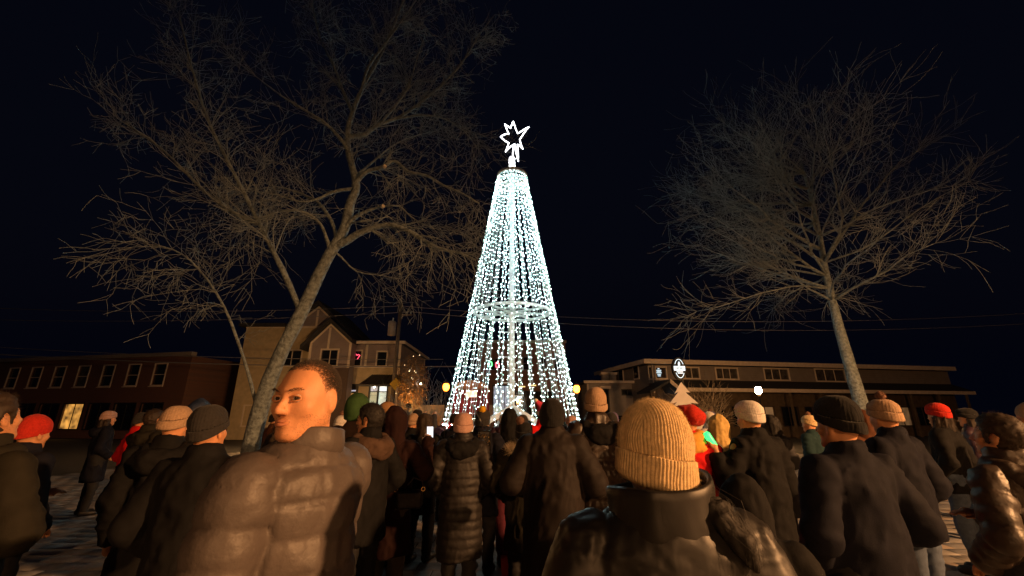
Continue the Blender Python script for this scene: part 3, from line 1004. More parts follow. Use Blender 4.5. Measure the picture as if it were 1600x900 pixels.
# sloping legs at the foot of the mast
for k in range(4):
    a = R(205) + k*PI/2
    c, s = math.cos(a), math.sin(a)
    br = MB(); br.prism([(0, 2.05), (1.5, 1.25), (1.5, 1.1), (0, 1.85)], -.06, .06)
    br.box(1.38, 1.5, -.06, .06, 0, 1.12)
    o = br.build('foot_brace', M['white_metal'], tree); o.rotation_euler = (0, 0, a)
# the strings
def oct_bulbs(P, rad):
    base = np.array([(1,0,0),(-1,0,0),(0,1,0),(0,-1,0),(0,0,1),(0,0,-1)], float)
    ff = np.array([(0,2,4),(2,1,4),(1,3,4),(3,0,4),(2,0,5),(1,2,5),(3,1,5),(0,3,5)])
    V = (P[:, None] + base[None]*rad[:, None, None]).reshape(-1, 3)
    F = (ff[None] + 6*np.arange(len(P))[:, None, None]).reshape(-1, 3)
    return V, F
variants = []
for vi in range(8):
    r = np.random.default_rng(50 + vi)
    n = 46
    t = np.linspace(0, 1, n)
    rr = R_TOP + (R_BOT - R_TOP)*t - .035*np.sin(PI*t)*r.uniform(.2, 1.6)
    zz = Z_TOP + (.10 - Z_TOP)*t
    sw = .02*np.sin(t*r.uniform(5, 9) + r.uniform(0, 6)) + .010*r.normal(size=n)
    pts = np.stack([rr, sw, zz], -1)
    wm = MB().tube([tuple(p) for p in pts], .0075, 4).mesh('light_string')
    L = 10.5; nb = 66
    tb = (np.arange(nb) + .5 + r.uniform(-.25, .25, nb))/nb
    P = np.stack([np.interp(tb, t, pts[:, k]) for k in range(3)], -1)
    sgn = np.where(np.arange(nb) % 2, 1, -1)
    P[:, 1] += sgn*r.uniform(.012, .04, nb); P[:, 0] += r.uniform(-.02, .03, nb)
    rad = r.uniform(.0085, .013, nb); rad[r.random(nb) < .12] = .019; rad[r.random(nb) < .04] = .004
    V, F = oct_bulbs(P, rad)
    variants.append((wm, make_mesh('bulbs', V, F)))
NPAIR = 28
for i in range(NPAIR):
    for k in (-1, 1):
        a = 2*PI*(i + .17 + random.uniform(-.10, .10))/NPAIR + k*random.uniform(.022, .036)
        wm, bm_ = variants[random.randrange(8)]
        o = link('light_string', wm, M['wire'], tree)
        o.rotation_euler = (0, 0, a)
        b_ = link('bulbs', bm_, M['bulb'], o); b_['kind'] = 'stuff'
# lights wound round the mast
P = []
for i in range(150):
    z = .4 + 9.8*i/150; a = i*.9
    P.append((.15*math.cos(a), .15*math.sin(a), z))
P = np.array(P); V, F = oct_bulbs(P, np.full(len(P), .010))
o = MB().tube([tuple(p) for p in P], .007, 4).build('mast_string', M['wire'], tree)
link('bulbs', make_mesh('bulbs', V, F), M['bulb'], o)['kind'] = 'stuff'
# post with coiled rope light, then the star
MB().box(-.07, .07, -.07, .07, 10.5, 11.35).build('star_post', M['white_metal'], tree)
coil = [( (.095 + .018*math.sin(i*.21))*math.cos(i*.5), (.095 + .018*math.sin(i*.21))*math.sin(i*.5), 10.76 + .0048*i) for i in range(120)]
MB().tube(coil, .018, 6).build('rope_coil', M['rope'], tree, True)
sp = [(220,95),(290,265),(460,210),(320,370),(370,515),(285,480),(300,700),(240,450),(100,590),(150,410),(20,350),(150,300),(87,110),(180,225)]
outl = []
for (a, b) in sp:
    w = at(780 + a/10.0, 180 + b/10.0, TY); outl.append(w - Vector((TX, TY, 0)))
star = []
for i in range(len(outl)):
    a, b = outl[i], outl[(i+1) % len(outl)]
    for t in np.linspace(0, 1, 5, endpoint=False): star.append(a.lerp(b, t))
def dep(p, i): return Vector((p.x, p.y + .10*math.sin(i*.45), p.z))
so = MB().tube([dep(p, i) for i, p in enumerate(star)], .024, 6, True).build('star_outline', M['rope'], tree, True)
c0 = sum(outl, Vector())/len(outl)
back = [c0 + (p - c0)*.86 + Vector((.03, .26, .02)) for p in star]
MB().tube(back, .008, 5, True).build('star_back_frame', M['dark_metal'], so, True)
for i in range(0, len(star), 5):
    MB().tube([dep(star[i], i), back[i]], .006, 5).build('star_strut', M['dark_metal'], so)
MB().tube([(0.02, .1, 11.3), (c0.x, .12, c0.z - .2)], .022, 8).build('star_stem', M['rope'], so)

# ------------------------------------------------------------------ bare trees
class Twigs:
    def __init__(self): self.mb = MB()
def grow(mb, p, d, L, r0, depth, rnd, bend, spread=.6, kids=4, n=5, minr=.0022):
    """one curved shoot with side shoots"""
    pts = [Vector(p)]; rad = [r0]; d = Vector(d).normalized()
    for i in range(n):
        d = (d + Vector(bend)*(.16) + Vector((rnd.gauss(0, .13), rnd.gauss(0, .13), rnd.gauss(0, .13)))).normalized()
        pts.append(pts[-1] + d*L/n)
        rad.append(max(minr, r0*(1 - .8*(i+1)/n)))
    mb.tube(pts, rad, 3 if r0 < .012 else 5)
    if depth <= 0: return
    for k in range(kids):
        i = rnd.randint(1, n); t = pts[i]
        tang = (pts[i] - pts[i-1]).normalized()
        side = tang.cross(Vector((rnd.gauss(0, 1), rnd.gauss(0, 1), rnd.gauss(0, 1)))).normalized()
        nd = (tang*(1 - spread*.5) + side*spread*rnd.uniform(.6, 1.3)).normalized()
        grow(mb, t, nd, L*rnd.uniform(.42, .72), max(minr, rad[i]*.62), depth-1, rnd, bend, spread, max(2, kids-1), max(3, n-1), minr)

rnd = random.Random(11)
lt = at(380, 821, 7.6); lt.z = 0
ltree = empty('bare_tree', lt)
tag(ltree, 'large leaning bare tree with arching limbs beside the gabled house', 'tree')
def loc(px, py, Y): return at(px, py, Y) - lt
trunk = [loc(378, 823, 7.6), loc(384, 740, 7.6), loc(402, 650, 7.6), loc(432, 565, 7.6), loc(470, 488, 7.6), loc(507, 410, 7.6), loc(530, 371, 7.6), loc(541, 345, 7.6), loc(546, 317, 7.62), loc(556, 292, 7.65), loc(550, 262, 7.7), loc(543, 233, 7.75), loc(543, 203, 7.8), loc(551, 173, 7.85), loc(563, 143, 7.9), loc(580, 110, 7.95), loc(593, 88, 8.0), loc(605, 60, 8.1), loc(622, 20, 8.2), loc(640, -30, 8.3)]
def smooth_path(pts, k=3):
    out = []
    for i in range(len(pts)-1):
        p0 = pts[max(i-1, 0)]; p1 = pts[i]; p2 = pts[i+1]; p3 = pts[min(i+2, len(pts)-1)]
        for j in range(k):
            t = j/k
            out.append(.5*((2*p1) + (p2-p0)*t + (2*p0-5*p1+4*p2-p3)*t*t + (3*p1-p0-3*p2+p3)*t**3))
    out.append(pts[-1]); return out
tp = smooth_path(trunk, 3)
tr = [lerp(.178, .018, (i/(len(tp)-1))**.62) for i in range(len(tp))]
tr[0] *= 1.5; tr[1] *= 1.2
tb = MB().tube(tp, tr, 14)
V = np.array(tb.v); V += .012*np.stack([ridged(V*np.array([9, 9, 2.5])), ridged(V*np.array([9, 9, 2.5])+4), 0*V[:, 0]], -1)
tb.v = [tuple(p) for p in V]
tb.build('trunk', M['bark'], ltree, True)
limbs = [
 ('drop', .062, [(552,292,7.65),(560,280,7.6),(573,268,7.55),(597,261,7.5),(617,252,7.5),(637,268,7.45),(667,275,7.4),(693,290,7.4),(723,303,7.3),(748,318,7.2)]),
 ('drop', .075, [(535,365,7.6),(547,347,7.55),(567,332,7.5),(596,323,7.45)]),
 ('drop', .022, [(596,323,7.45),(623,322,7.4),(640,337,7.4),(664,352,7.3),(690,360,7.3)]),
 ('drop', .088, [(522,385,7.6),(540,377,7.55),(560,365,7.5),(587,355,7.45),(613,352,7.4),(640,362,7.35),(667,378,7.3),(690,390,7.3),(717,395,7.2),(743,407,7.1)]),
 ('up', .062, [(543,215,7.78),(550,213,7.8),(570,210,7.8),(593,194,7.9),(620,185,8.0),(647,168,8.1),(673,147,8.2),(700,123,8.3),(727,90,8.4),(747,57,8.5),(772,23,8.6)]),
 ('drop', .05, [(525,378,7.6),(523,362,7.65),(513,337,7.7),(497,317,7.8),(480,307,7.9),(463,300,8.0),(430,292,8.0),(385,300,8.0)]),
 ('drop', .045, [(515,392,7.6),(510,372,7.5),(500,350,7.4),(485,337,7.3),(468,330,7.2),(430,332,7.1),(390,350,7.0)]),
 ('up', .045, [(552,295,7.65),(520,300,7.6),(493,312,7.5),(467,315,7.4),(420,300,7.3)]),
 ('drop', .024, [(522,392,7.6),(533,402,7.7),(557,424,7.8),(593,430,7.9),(622,436,8.0)]),
 ('up', .045, [(543,235,7.75),(530,215,7.6),(505,190,7.4),(480,175,7.3),(440,150,7.2),(400,120,7.1)]),
 ('up', .042, [(550,175,7.85),(535,140,8.0),(520,100,8.2),(500,60,8.4),(490,15,8.5),(480,-40,8.6)]),
 ('up', .040, [(565,140,7.9),(575,105,7.7),(600,70,7.5),(625,35,7.4),(650,0,7.3),(670,-30,7.2)]),
 ('up', .035, [(593,194,7.9),(622,160,7.7),(640,130,7.6),(650,95,7.5),(662,60,7.4)]),
 ('drop', .030, [(620,186,8.0),(660,180,8.0),(695,186,8.0),(725,205,8.0),(745,230,8.0)]),
 ('up', .030, [(556,275,7.7),(580,255,7.9),(610,230,8.1),(640,215,8.3),(680,205,8.4)]),
 ('drop', .035, [(402,640,7.6),(380,560,7.5),(350,480,7.3),(310,420,7.2),(270,390,7.1),(220,380,7.0)]),
 ('up', .06, [(470,488,7.6),(440,420,7.4),(405,350,7.2),(370,280,7.0),(330,200,6.9),(300,110,6.8),(280,20,6.7)]),
 ('up', .05, [(405,350,7.2),(360,330,7.2),(310,290,7.2),(250,230,7.2),(190,190,7.2)]),
]
tw = MB()
for kind, r0, pix in limbs:
    pts = smooth_path([loc(*q) for q in pix], 3)
    m = len(pts)
    tip = r0*.22
    rad = [lerp(r0, max(tip, .006), (i/(m-1))**.8) for i in range(m)]
    b = MB().tube(pts, rad, 8)
    V = np.array(b.v); V += (.006*min(1, r0/.05))*np.stack([ridged(V*8), ridged(V*8+4), ridged(V*8+9)], -1); b.v = [tuple(p) for p in V]
    b.build('limb', M['bark'], ltree, True)
    Ltot = sum((pts[i+1]-pts[i]).length for i in range(m-1))
    cnt = int(Ltot*8.5)
    for _ in range(cnt):
        i = min(m-1, int(m*rnd.uniform(.22, 1.02)))
        tang = (pts[min(i+1, m-1)] - pts[max(i-1, 0)]).normalized()
        side = tang.cross(Vector((rnd.gauss(0, 1), rnd.gauss(0, 1), rnd.gauss(0, 1)))).normalized()
        bend = (.15, 0, -.42) if kind == 'drop' else (.1, 0, .35)
        dd = tang*.75 + side*.75 + Vector((0, 0, -.15 if kind == 'drop' else .15))
        grow(tw, pts[i], dd, rnd.uniform(.5, 1.15), max(.004, rad[i]*.32), 2, rnd, bend, .75, 4, 5, .0028)
for i in range(30, len(tp)):
    for _ in range(2):
        side = Vector((rnd.gauss(0, 1), rnd.gauss(0, 1), rnd.gauss(0, .5))).normalized()
        grow(tw, tp[i], side + Vector((0, 0, .4)), rnd.uniform(.5, 1.2), .010, 2, rnd, (0, 0, .3), .75, 4, 5, .0028)
tw.build('crown', M['twig'], ltree)['kind'] = 'stuff'
for (px, py, Y, dx) in ((600, 261, 7.42, 1), (597, 323.5, 7.40, 1)):
    p = loc(px, py, Y)
    MB().tube([p, p + Vector((.035, -.03, .008))], .036, 12).build('pruning_cut', M['cutwood'], ltree)

rnd = random.Random(23)
rt0 = at(1362, 700, 12.0); rt0.z = 0
rtree = empty('bare_tree', rt0)
tag(rtree, 'bare tree with fan of fine up-curved branches over the street by the dark inn', 'tree')
h = 9.0
tk = [Vector((0, 0, 0)), Vector((.05, 0, 1.2)), Vector((0, .05, 2.6)), Vector((-.08, .05, 4.2)), Vector((-.05, .1, 5.8)), Vector((.05, .1, 7.6)), Vector((0, .1, 9.8))]
tk = smooth_path(tk, 4); tkr = [lerp(.24, .03, (i/(len(tk)-1))**.9) for i in range(len(tk))]; tkr[0] *= 1.4
b = MB().tube(tk, tkr, 12); V = np.array(b.v); V += .012*np.stack([ridged(V*np.array([9, 9, 2.5])), ridged(V*np.array([9, 9, 2.5])+4), 0*V[:, 0]], -1); b.v = [tuple(p) for p in V]
b.build('trunk', M['bark'], rtree, True)
tw = MB()
for k in range(40):
    zi = rnd.uniform(5.0, 9.4)
    i = min(range(len(tk)), key=lambda j: abs(tk[j].z - zi)); p = tk[i]
    a = PI + rnd.gauss(0, .75) if k < 26 else rnd.uniform(0, 2*PI)
    L = rnd.uniform(3.0, 4.6)*(1.15 - .55*abs(zi-6.4)/3.6)
    pts = [p.copy()]; d = Vector((math.cos(a), math.sin(a)*.8, rnd.uniform(-.1, .75))).normalized()
    for j in range(9):
        d = (d + Vector((rnd.gauss(0, .15), rnd.gauss(0, .15), rnd.gauss(.03, .13)))).normalized(); pts.append(pts[-1] + d*L/9)
    r0 = rnd.uniform(.03, .055); rad = [lerp(r0, .007, (j/9)**.8) for j in range(10)]
    MB().tube(pts, rad, 6).build('limb', M['bark'], rtree, True)
    for _ in range(int(L*8)):
        j = min(9, int(10*rnd.uniform(.25, 1.05)))
        tang = (pts[min(j+1, 9)] - pts[max(j-1, 0)]).normalized()
        side = tang.cross(Vector((rnd.gauss(0, 1), rnd.gauss(0, 1), rnd.gauss(0, 1)))).normalized()
        grow(tw, pts[j], tang*.9 + side*.75 + Vector((0, 0, -.1)), rnd.uniform(.5, 1.5), max(.005, rad[j]*.4), 1, rnd, (-.1, rnd.gauss(0, .3), rnd.uniform(-.1, .6)), .65, 4, 6, .0033)
tw.build('crown', M['twig'], rtree)['kind'] = 'stuff'
# ------------------------------------------------------------------ buildings
class Fac:
    def __init__(self, name, px, py, Y, yaw, label, cat='building'):
        p = at(px, py, Y)
        self.o = Vector((p.x, p.y, 0)); self.yaw = yaw; self.topz = p.z
        self.root = empty(name, self.o, yaw); tag(self.root, label, cat)
        self.u = Vector((math.cos(yaw), math.sin(yaw), 0)); self.n = Vector((-math.sin(yaw), math.cos(yaw), 0))
    def uv(self, px, py, off=0.0):
        """photo pixel -> (along the facade, height) on the facade plane set back by off"""
        a = (px - 800)/FPX; b = (450 - py)/FPX
        d = Vector((a, math.cos(PITCH) - b*math.sin(PITCH), math.sin(PITCH) + b*math.cos(PITCH)))
        E_ = Vector((0, 0, EYE)); q = self.o + self.n*off
        t = (q - E_).dot(self.n)/d.dot(self.n)
        w = E_ + d*t
        return (w - q).dot(self.u), w.z
    def box(self, name, u0, u1, y0, y1, z0, z1, m, parent=None):
        return MB().box(u0, u1, y0, y1, z0, z1).build(name, m, parent or self.root)
    def rect(self, px0, py0, px1, py1, off=0.0):
        a = self.uv(px0, (py0+py1)/2, off); b = self.uv(px1, (py0+py1)/2, off)
        c = self.uv((px0+px1)/2, py0, off); d = self.uv((px0+px1)/2, py1, off)
        return a[0], b[0], d[1], c[1]
    def wall(self, name, u0, u1, z0, z1, holes, m, y0=0.0, th=.22):
        us = sorted(set([u0, u1] + [min(max(h[k], u0), u1) for h in holes for k in (0, 1)]))
        zs = sorted(set([z0, z1] + [min(max(h[k], z0), z1) for h in holes for k in (2, 3)]))
        mb = MB()
        for i in range(len(us)-1):
            for j in range(len(zs)-1):
                cu, cz = (us[i]+us[i+1])/2, (zs[j]+zs[j+1])/2
                if any(h[0] < cu < h[1] and h[2] < cz < h[3] for h in holes): continue
                mb.box(us[i], us[i+1], y0, y0+th, zs[j], zs[j+1])
        return mb.build(name, m, self.root)
    def window(self, r, trim_m, pane_m, y0=0.0, trim=.09, cols=1, rows=1, sill=False, name='window', curtain=None):
        u0, u1, z0, z1 = r
        mb = MB(); t = trim
        mb.box(u0-t, u1+t, y0-.045, y0+.03, z1, z1+t); mb.box(u0-t, u1+t, y0-.045, y0+.03, z0-t, z0)
        mb.box(u0-t, u0, y0-.045, y0+.03, z0, z1); mb.box(u1, u1+t, y0-.045, y0+.03, z0, z1)
        w = mb.build(name, trim_m, self.root)
        for i in range(cols):
            for j in range(rows):
                a = u0 + (u1-u0)*i/cols; b = u0 + (u1-u0)*(i+1)/cols; c = z0 + (z1-z0)*j/rows; d = z0 + (z1-z0)*(j+1)/rows
                MB().box(a+.012, b-.012, y0+.09, y0+.10, c+.012, d-.012).build('pane', pane_m, w)
        for i in range(1, cols):
            a = u0 + (u1-u0)*i/cols; MB().box(a-.025, a+.025, y0+.05, y0+.12, z0, z1).build('muntin', trim_m, w)
        for j in range(1, rows):
            c = z0 + (z1-z0)*j/rows; MB().box(u0, u1, y0+.045, y0+.115, c-.025, c+.025).build('muntin', trim_m, w)
        if sill: MB().box(u0-t*1.5, u1+t*1.5, y0-.12, y0-.046, z0-t-.06, z0-t).build('sill', trim_m, w)
        return w

mauve = siding('mauve_siding', (0.29, 0.23, 0.22), .16)
mauve2 = siding('mauve_side_siding', (0.29, 0.235, 0.215), .16)
tan = mat('tan_stucco', (0.56, 0.44, 0.26), .9, var=.12, vscale=3, bump=.4, bscale=60)
cream = mat('cream_trim', (0.72, 0.61, 0.48), .7, var=.08, vscale=3)
roofm = mat('dark_shingle', (0.035, 0.034, 0.036), .85, var=.3, vscale=9, bump=.6, bscale=24)
metal_roof = siding('standing_seam_roof', (0.035, 0.036, 0.038), .35, .45, True)
black_frame = mat('black_frame', (0.015, 0.014, 0.014), .5)
curtain = mat('curtain', (0.30, 0.24, 0.17), .9, var=.25, vscale=6)
woodm = siding('wood_boards', (0.30, 0.20, 0.09), .12, .7, True)
lit_shop = emit('shop_glow', (.86, 1.0, .80), .62, noise=.5, nscale=2.2)
lit_shop2 = emit('shop_glow_dim', (.62, .85, .52), .26, noise=.6, nscale=3.0)
lit_white = emit('shop_transom_glow', (.95, 1.0, .95), 1.0, noise=.25)
lit_orange = emit('orange_window_glow', (1.0, .45, .08), .55, noise=.9, nscale=1.6)
neon_red = emit('neon_red', (1.0, .06, .12), 3.0)
neon_green = emit('neon_green', (.1, 1.0, .2), 2.5)
lamp_white = emit('wall_lamp_glow', (1.0, .86, .6), 22.0)
fairy = emit('fairy_light', (1.0, .78, .45), 9.0)

# ---- house with gables, left
LB = Fac('gabled_house', 548, 536, 32, 0.0, 'two storey mauve and tan house with gables, dark metal awning and lit shop window')
uC, zE = LB.uv(627, 538)                       # eave at the front corner
u0 = LB.uv(546, 560)[0]
w1 = LB.rect(549.5, 548.5, 564, 571); w2 = LB.rect(589.5, 550, 603.7, 572)
zMid = LB.uv(580, 573.5)[1]
LB.wall('upper_wall', u0, uC, zMid, zE, [w1, w2], mauve)
LB.window(w1, cream, M['glass_dark'], trim=.10); LB.window(w2, cream, M['glass_dark'], trim=.10)
sw = LB.rect(545, 602, 557.5, 622); s1 = LB.rect(577.5, 603.5, 590, 632); s2 = LB.rect(591, 603, 603.5, 632)
sw = (sw[0], sw[1], 1.3, sw[3]); s1 = (s1[0], s1[1], .5, s1[3]); s2 = (s2[0], s2[1], .1, s1[3])
d1 = (s2[1]+.12, s2[1]+.95, .03, 2.5)
LB.wall('ground_floor_wall', LB.uv(540, 600)[0], uC, 0, zMid, [sw, s1, s2, d1], tan)
LB.box('side_wall', uC-.22, uC, .23, 9.0, 0, zE, mauve2)
LB.box('rear_wall', u0-3, uC, 8.8, 9.0, 0, zE, mauve2)
LB.box('belt_course', LB.uv(540, 573)[0], uC+.02, -.05, -.003, zMid-.06, zMid+.10, cream)
for px in (541.5, 572): LB.box('corner_board', LB.uv(px, 560)[0]-.09, LB.uv(px, 560)[0]+.09, -.035, -.004, zMid+.10, zE-.02, cream)
LB.box('corner_board', uC-.16, uC+.03, -.03, -.004, 0, zE, cream)
LB.box('corner_board', uC-.1, uC+.03, 8.9, 9.06, 0, zE, cream)
LB.box('roof', u0-2.0, uC+.35, -.40, 9.4, zE, zE+.24, roofm)
LB.box('fascia', u0-.02, uC+.38, -.43, -.401, zE-.02, zE+.20, cream)
LB.box('fascia', uC+.351, uC+.38, -.40, 9.4, zE-.02, zE+.20, cream)
ww = LB.window(sw, black_frame, lit_orange, trim=.10, rows=1)
t0 = sw[3] - (sw[3]-sw[2])*.22
MB().box(sw[0], sw[1], .04, .085, t0, sw[3]).build('transom_panel', black_frame, ww)
sq = [(sw[0]+.10+(sw[1]-sw[0]-.2)*k/26, .03, t0+.17+.055*math.sin(k*1.5)) for k in range(27)]
MB().tube(sq, .016, 4).build('script_lettering', emit('pale_script', (.8, .8, 1), .5), ww)
a_ = LB.window(s1, black_frame, lit_shop2, trim=.09)
b_ = LB.window(s2, black_frame, lit_shop, trim=.09)
for q, mm in ((s1, emit('transom_sign_glow', (.5, .62, .8), .35, noise=.8, nscale=5)), (s2, lit_white)):
    z = q[3] - .42
    MB().box(q[0], q[1], .05, .088, z, z+.06).build('transom_bar', black_frame, a_)
    MB().box(q[0]+.02, q[1]-.02, .075, .087, z+.06, q[3]-.02).build('transom_pane', mm, a_)
for k in range(7):       # notices stuck on the lit door
    x = random.uniform(s2[0]+.1, s2[1]-.35); z = random.uniform(.9, 2.1)
    MB().box(x, x+.24, .075, .086, z, z+.32).build('notice', mat('paper', (.55, .58, .5), .9), b_)
dd = LB.box('door', d1[0], d1[1], .06, .12, d1[2], d1[3], woodm)
MB().tube([(d1[0]+.1, .03, 1.0), (d1[0]+.1, .03, 1.3)], .02, 6).build('handle', M['steel'], dd)
LB.box('wood_panel', LB.uv(567, 610)[0], LB.uv(576, 610)[0], -.03, -.004, 0, 2.9, woodm)
# awning: sloping standing seam roof on brackets
aw = LB.rect(561, 585, 640, 600, -1.2)
zt = LB.uv(590, 585.5)[1]; zb = LB.uv(590, 601, -1.3)[1]
uL, uR = LB.uv(561, 600, -1.3)[0], uC + .5
ab = MB(); ab.add([(uL+.5, -.02, zt), (uR-.3, -.02, zt), (uR, -1.3, zb), (uL, -1.3, zb), (uL+.5, -.02, zt-.09), (uR-.3, -.02, zt-.09), (uR, -1.3, zb-.12), (uL, -1.3, zb-.12)],
    [(0,3,2,1),(4,5,6,7),(0,1,5,4),(1,2,6,5),(2,3,7,6),(3,0,4,7)])
awn = ab.build('awning', metal_roof, LB.root)
n = 12
for k in range(n+1):
    t = k/n; MB().tube([(lerp(uL+.5, uR-.3, t), -.03, zt+.025), (lerp(uL, uR, t), -1.3, zb+.025)], .02, 4).build('seam', M['dark_metal'], awn)
MB().box(uL, uR, -1.33, -1.302, zb-.13, zb+.02).build('gutter', M['dark_metal'], awn)
MB().ball((LB.uv(585, 599, -.6)[0], -.55, zb-.12), .06, 8, 6).build('soffit_lamp', lamp_white, awn, True)
# front gabled bay
B = -1.0
bl, br = LB.uv(482, 560, B)[0], LB.uv(547, 560, B)[0]
ze = LB.uv(547, 535, B)[1]; ua, za = LB.uv(518, 505, B)
bw = LB.rect(502, 547, 527, 571, B)
bz = LB.uv(515, 575, B)[1]
LB.wall('bay_wall', bl, br, 0, ze, [bw], mauve, B, .2)
MB().prism([(bl, ze), (br, ze), (ua, za)], B, B+.2).build('bay_gable', mauve, LB.root)
LB.box('bay_return', br-.2, br, B+.2, -.002, 0, ze, mauve2)
LB.window(bw, cream, M['glass_dark'], B, .11, 2)
LB.box('bay_base', bl-.02, br+.02, B-.05, B-.003, 0, bz, mat('dark_brown_panel', (.09, .06, .05), .8))
for (pa, pb_) in (((bl, ze), (ua, za)), ((ua, za), (br, ze))):
    (x0, z0), (x1, z1) = pa, pb_
    MB().prism([(x0, z0-.02), (x1, z1-.02), (x1, z1-.20), (x0, z0-.20)], B-.05, B-.003).build('rake_board', cream, LB.root)
s_l = (za-ze)/(ua-bl); s_r = (za-ze)/(br-ua)
ov = .55
rl = MB().prism([(bl-ov, ze-ov*s_l+.02), (ua, za+.02), (br+ov*.2, ze-ov*.2*s_r+.02), (br+ov*.2, ze-ov*.2*s_r+.34), (ua, za+.36), (bl-ov, ze-ov*s_l+.34)], B-.45, 3.0).build('bay_roof', roofm, LB.root)
LB.box('gable_post', ua-.08, ua+.08, B-.07, B-.052, bw[3]+.1, za-.35, cream)
LB.box('corner_board', bl-.02, bl+.15, B-.06, B-.004, bz, ze-.1, cream); LB.box('corner_board', br-.15, br+.02, B-.06, B-.004, bz, ze-.1, cream)
# taller gabled wing behind, tan below
T = .6
tl, trr = LB.uv(380, 540, T)[0], LB.uv(530, 540, T)[0]
ta, tz = LB.uv(499, 478, T)
te = LB.uv(530, 511, T)[1]
LB.wall('wing_wall', tl, trr, 0, te, [LB.rect(440, 548, 470, 571, T)], tan, T, .2)
LB.window(LB.rect(440, 548, 470, 571, T), cream, M['glass_dark'], T, .1, 2)
gl = 2*ta - trr
MB().prism([(gl, te), (trr, te), (ta, tz)], T, T+.2).build('wing_gable', mauve, LB.root)
MB().prism([(gl-.3, te-.3), (ta, tz+.05), (trr+.3, te-.3), (trr+.3, te+.05), (ta, tz+.42), (gl-.3, te+.05)], T-.35, 7).build('wing_roof', roofm, LB.root)
for (pa, pb_) in (((gl, te), (ta, tz)), ((ta, tz), (trr, te))):
    (x0, z0), (x1, z1) = pa, pb_
    MB().prism([(x0, z0-.02), (x1, z1-.02), (x1, z1-.2), (x0, z0-.2)], T-.05, T-.003).build('rake_board', cream, LB.root)
LB.box('gable_post', ta-.08, ta+.08, T-.07, T-.052, te+.0, tz-.35, cream)
LB.box('wing_roof_left', tl-.4, gl-.31, T-.4, 7, te, te+.25, roofm)
LB.box('belt_course', tl, trr, T-.05, T-.003, te-.08, te+.08, cream)
for px in (395, 420):
    LB.window(LB.rect(px-8, 600, px+8, 625, T-.0)[:2] + (1.0, 2.4), cream, M['glass_dark'], T-.005, .1)
# wall lamp on the far corner and red neon in the first-floor window
MB().ball((uC+.25, 6.6, LB.uv(658, 600, 6.6)[1]), .12, 10, 7).build('wall_lamp', lamp_white, LB.root, True)
nz = [(w1[1]-.42+.05*k, .06, w1[3]-.22-.10*abs(math.sin(k*.9))) for k in range(7)] + [(w1[1]-.22, .06, w1[3]-.5), (w1[1]-.30, .06, w1[3]-.62)]
MB().tube(nz, .022, 5).build('neon_mark', neon_red, LB.root)

# ---- brick building behind the light tree
BB = Fac('brick_building', 746, 560, 38, 0.0, 'brown brick building seen through the strings of the light tree')
bm1 = brickmat('brown_brick', (.22, .105, .07), (.17, .085, .06), (.20, .16, .13), 1.6)
bu0, bu1 = 0.0, BB.uv(884, 560)[0]; bz1 = BB.uv(800, 536)[1]
holes = [BB.rect(763, 563, 772, 577), BB.rect(774, 560, 783, 577), BB.rect(818, 558, 827, 577), BB.rect(843, 558, 852, 577), BB.rect(867, 558, 876, 577)]
g1 = BB.rect(771, 603, 797, 640); g1 = (g1[0], g1[1], .3, g1[3]); g2 = BB.rect(806, 612, 868, 640); g2 = (g2[0], g2[1], .2, g2[3])
BB.wall('wall', bu0, bu1, 0, bz1, holes + [g1, g2], bm1)
BB.box('side_wall', bu0-.002, bu0+.22, .23, 9, 0, bz1, bm1); BB.box('side_wall', bu1-.22, bu1+.002, .23, 9, 0, bz1, bm1)
BB.box('roof', bu0+.1, bu1-.1, .2, 9, bz1-.3, bz1-.1, roofm)
BB.box('cornice', bu0-.1, bu1+.1, -.15, .24, bz1+.002, bz1+.25, mat('stone_trim', (.3, .26, .22), .8))
for hl in holes: BB.window(hl, mat('brown_sash', (.12, .09, .08), .6), M['glass_dark'], rows=2)
BB.window(g1, black_frame, emit('blue_shop_glow', (.45, .65, .9), .32, noise=.95, nscale=7), cols=3)
BB.window(g2, black_frame, M['glass_dark'], cols=4)
MB().box(g2[0], g2[1], -.9, -.05, g2[3]+.05, g2[3]+.16).build('awning', mat('brown_awning', (.2, .1, .05), .8), BB.root)
for (px, py, ln) in ((811, 605, 9), (825, 603, 12)):
    a = BB.uv(px, py); MB().box(a[0], a[0]+ln*.06, -.06, -.03, a[1], a[1]+.09).build('sign_bar', emit('amber_sign', (1, .6, .15), 1.4), BB.root)
for (px, py, mm) in ((766, 569, neon_green), (777, 570, neon_red)):
    a = BB.uv(px, py)
    MB().tube([(a[0]+.16*math.cos(t), .03, a[1]+.24*math.sin(t)) for t in np.linspace(0, 2*PI, 9)], .05, 5).build('neon_mark', mm, BB.root)

# ---- two storey inn on the right
yw = R(10.5)
RB = Fac('inn_building', 1012, 563, 34, yw, 'dark two storey inn with pale window frames and a long shingled skirt roof')
brown = siding('brown_siding', (.25, .21, .185), .18)
brown2 = siding('brown_side_siding', (.27, .225, .2), .18)
pale = mat('pale_trim', (.72, .60, .48), .7, var=.1, vscale=4)
rz = RB.topz
rEnd = RB.uv(1480, 580)[0]
wins = [RB.rect(1014, 574, 1018.5, 591), RB.rect(1025, 574.5, 1040.5, 590.5), RB.rect(1061, 575, 1091.5, 590.5), RB.rect(1119.5, 576, 1152, 591.5), RB.rect(1195, 577, 1232, 593), RB.rect(1275, 578, 1320, 595)]
zsk = RB.uv(1090, 594)[1]
RB.wall('upper_wall', 0, rEnd, zsk-.3, rz-.35, wins, brown)
curtp = mat('curtained_glass', (.075, .065, .055), .25, var=.5, vscale=3)
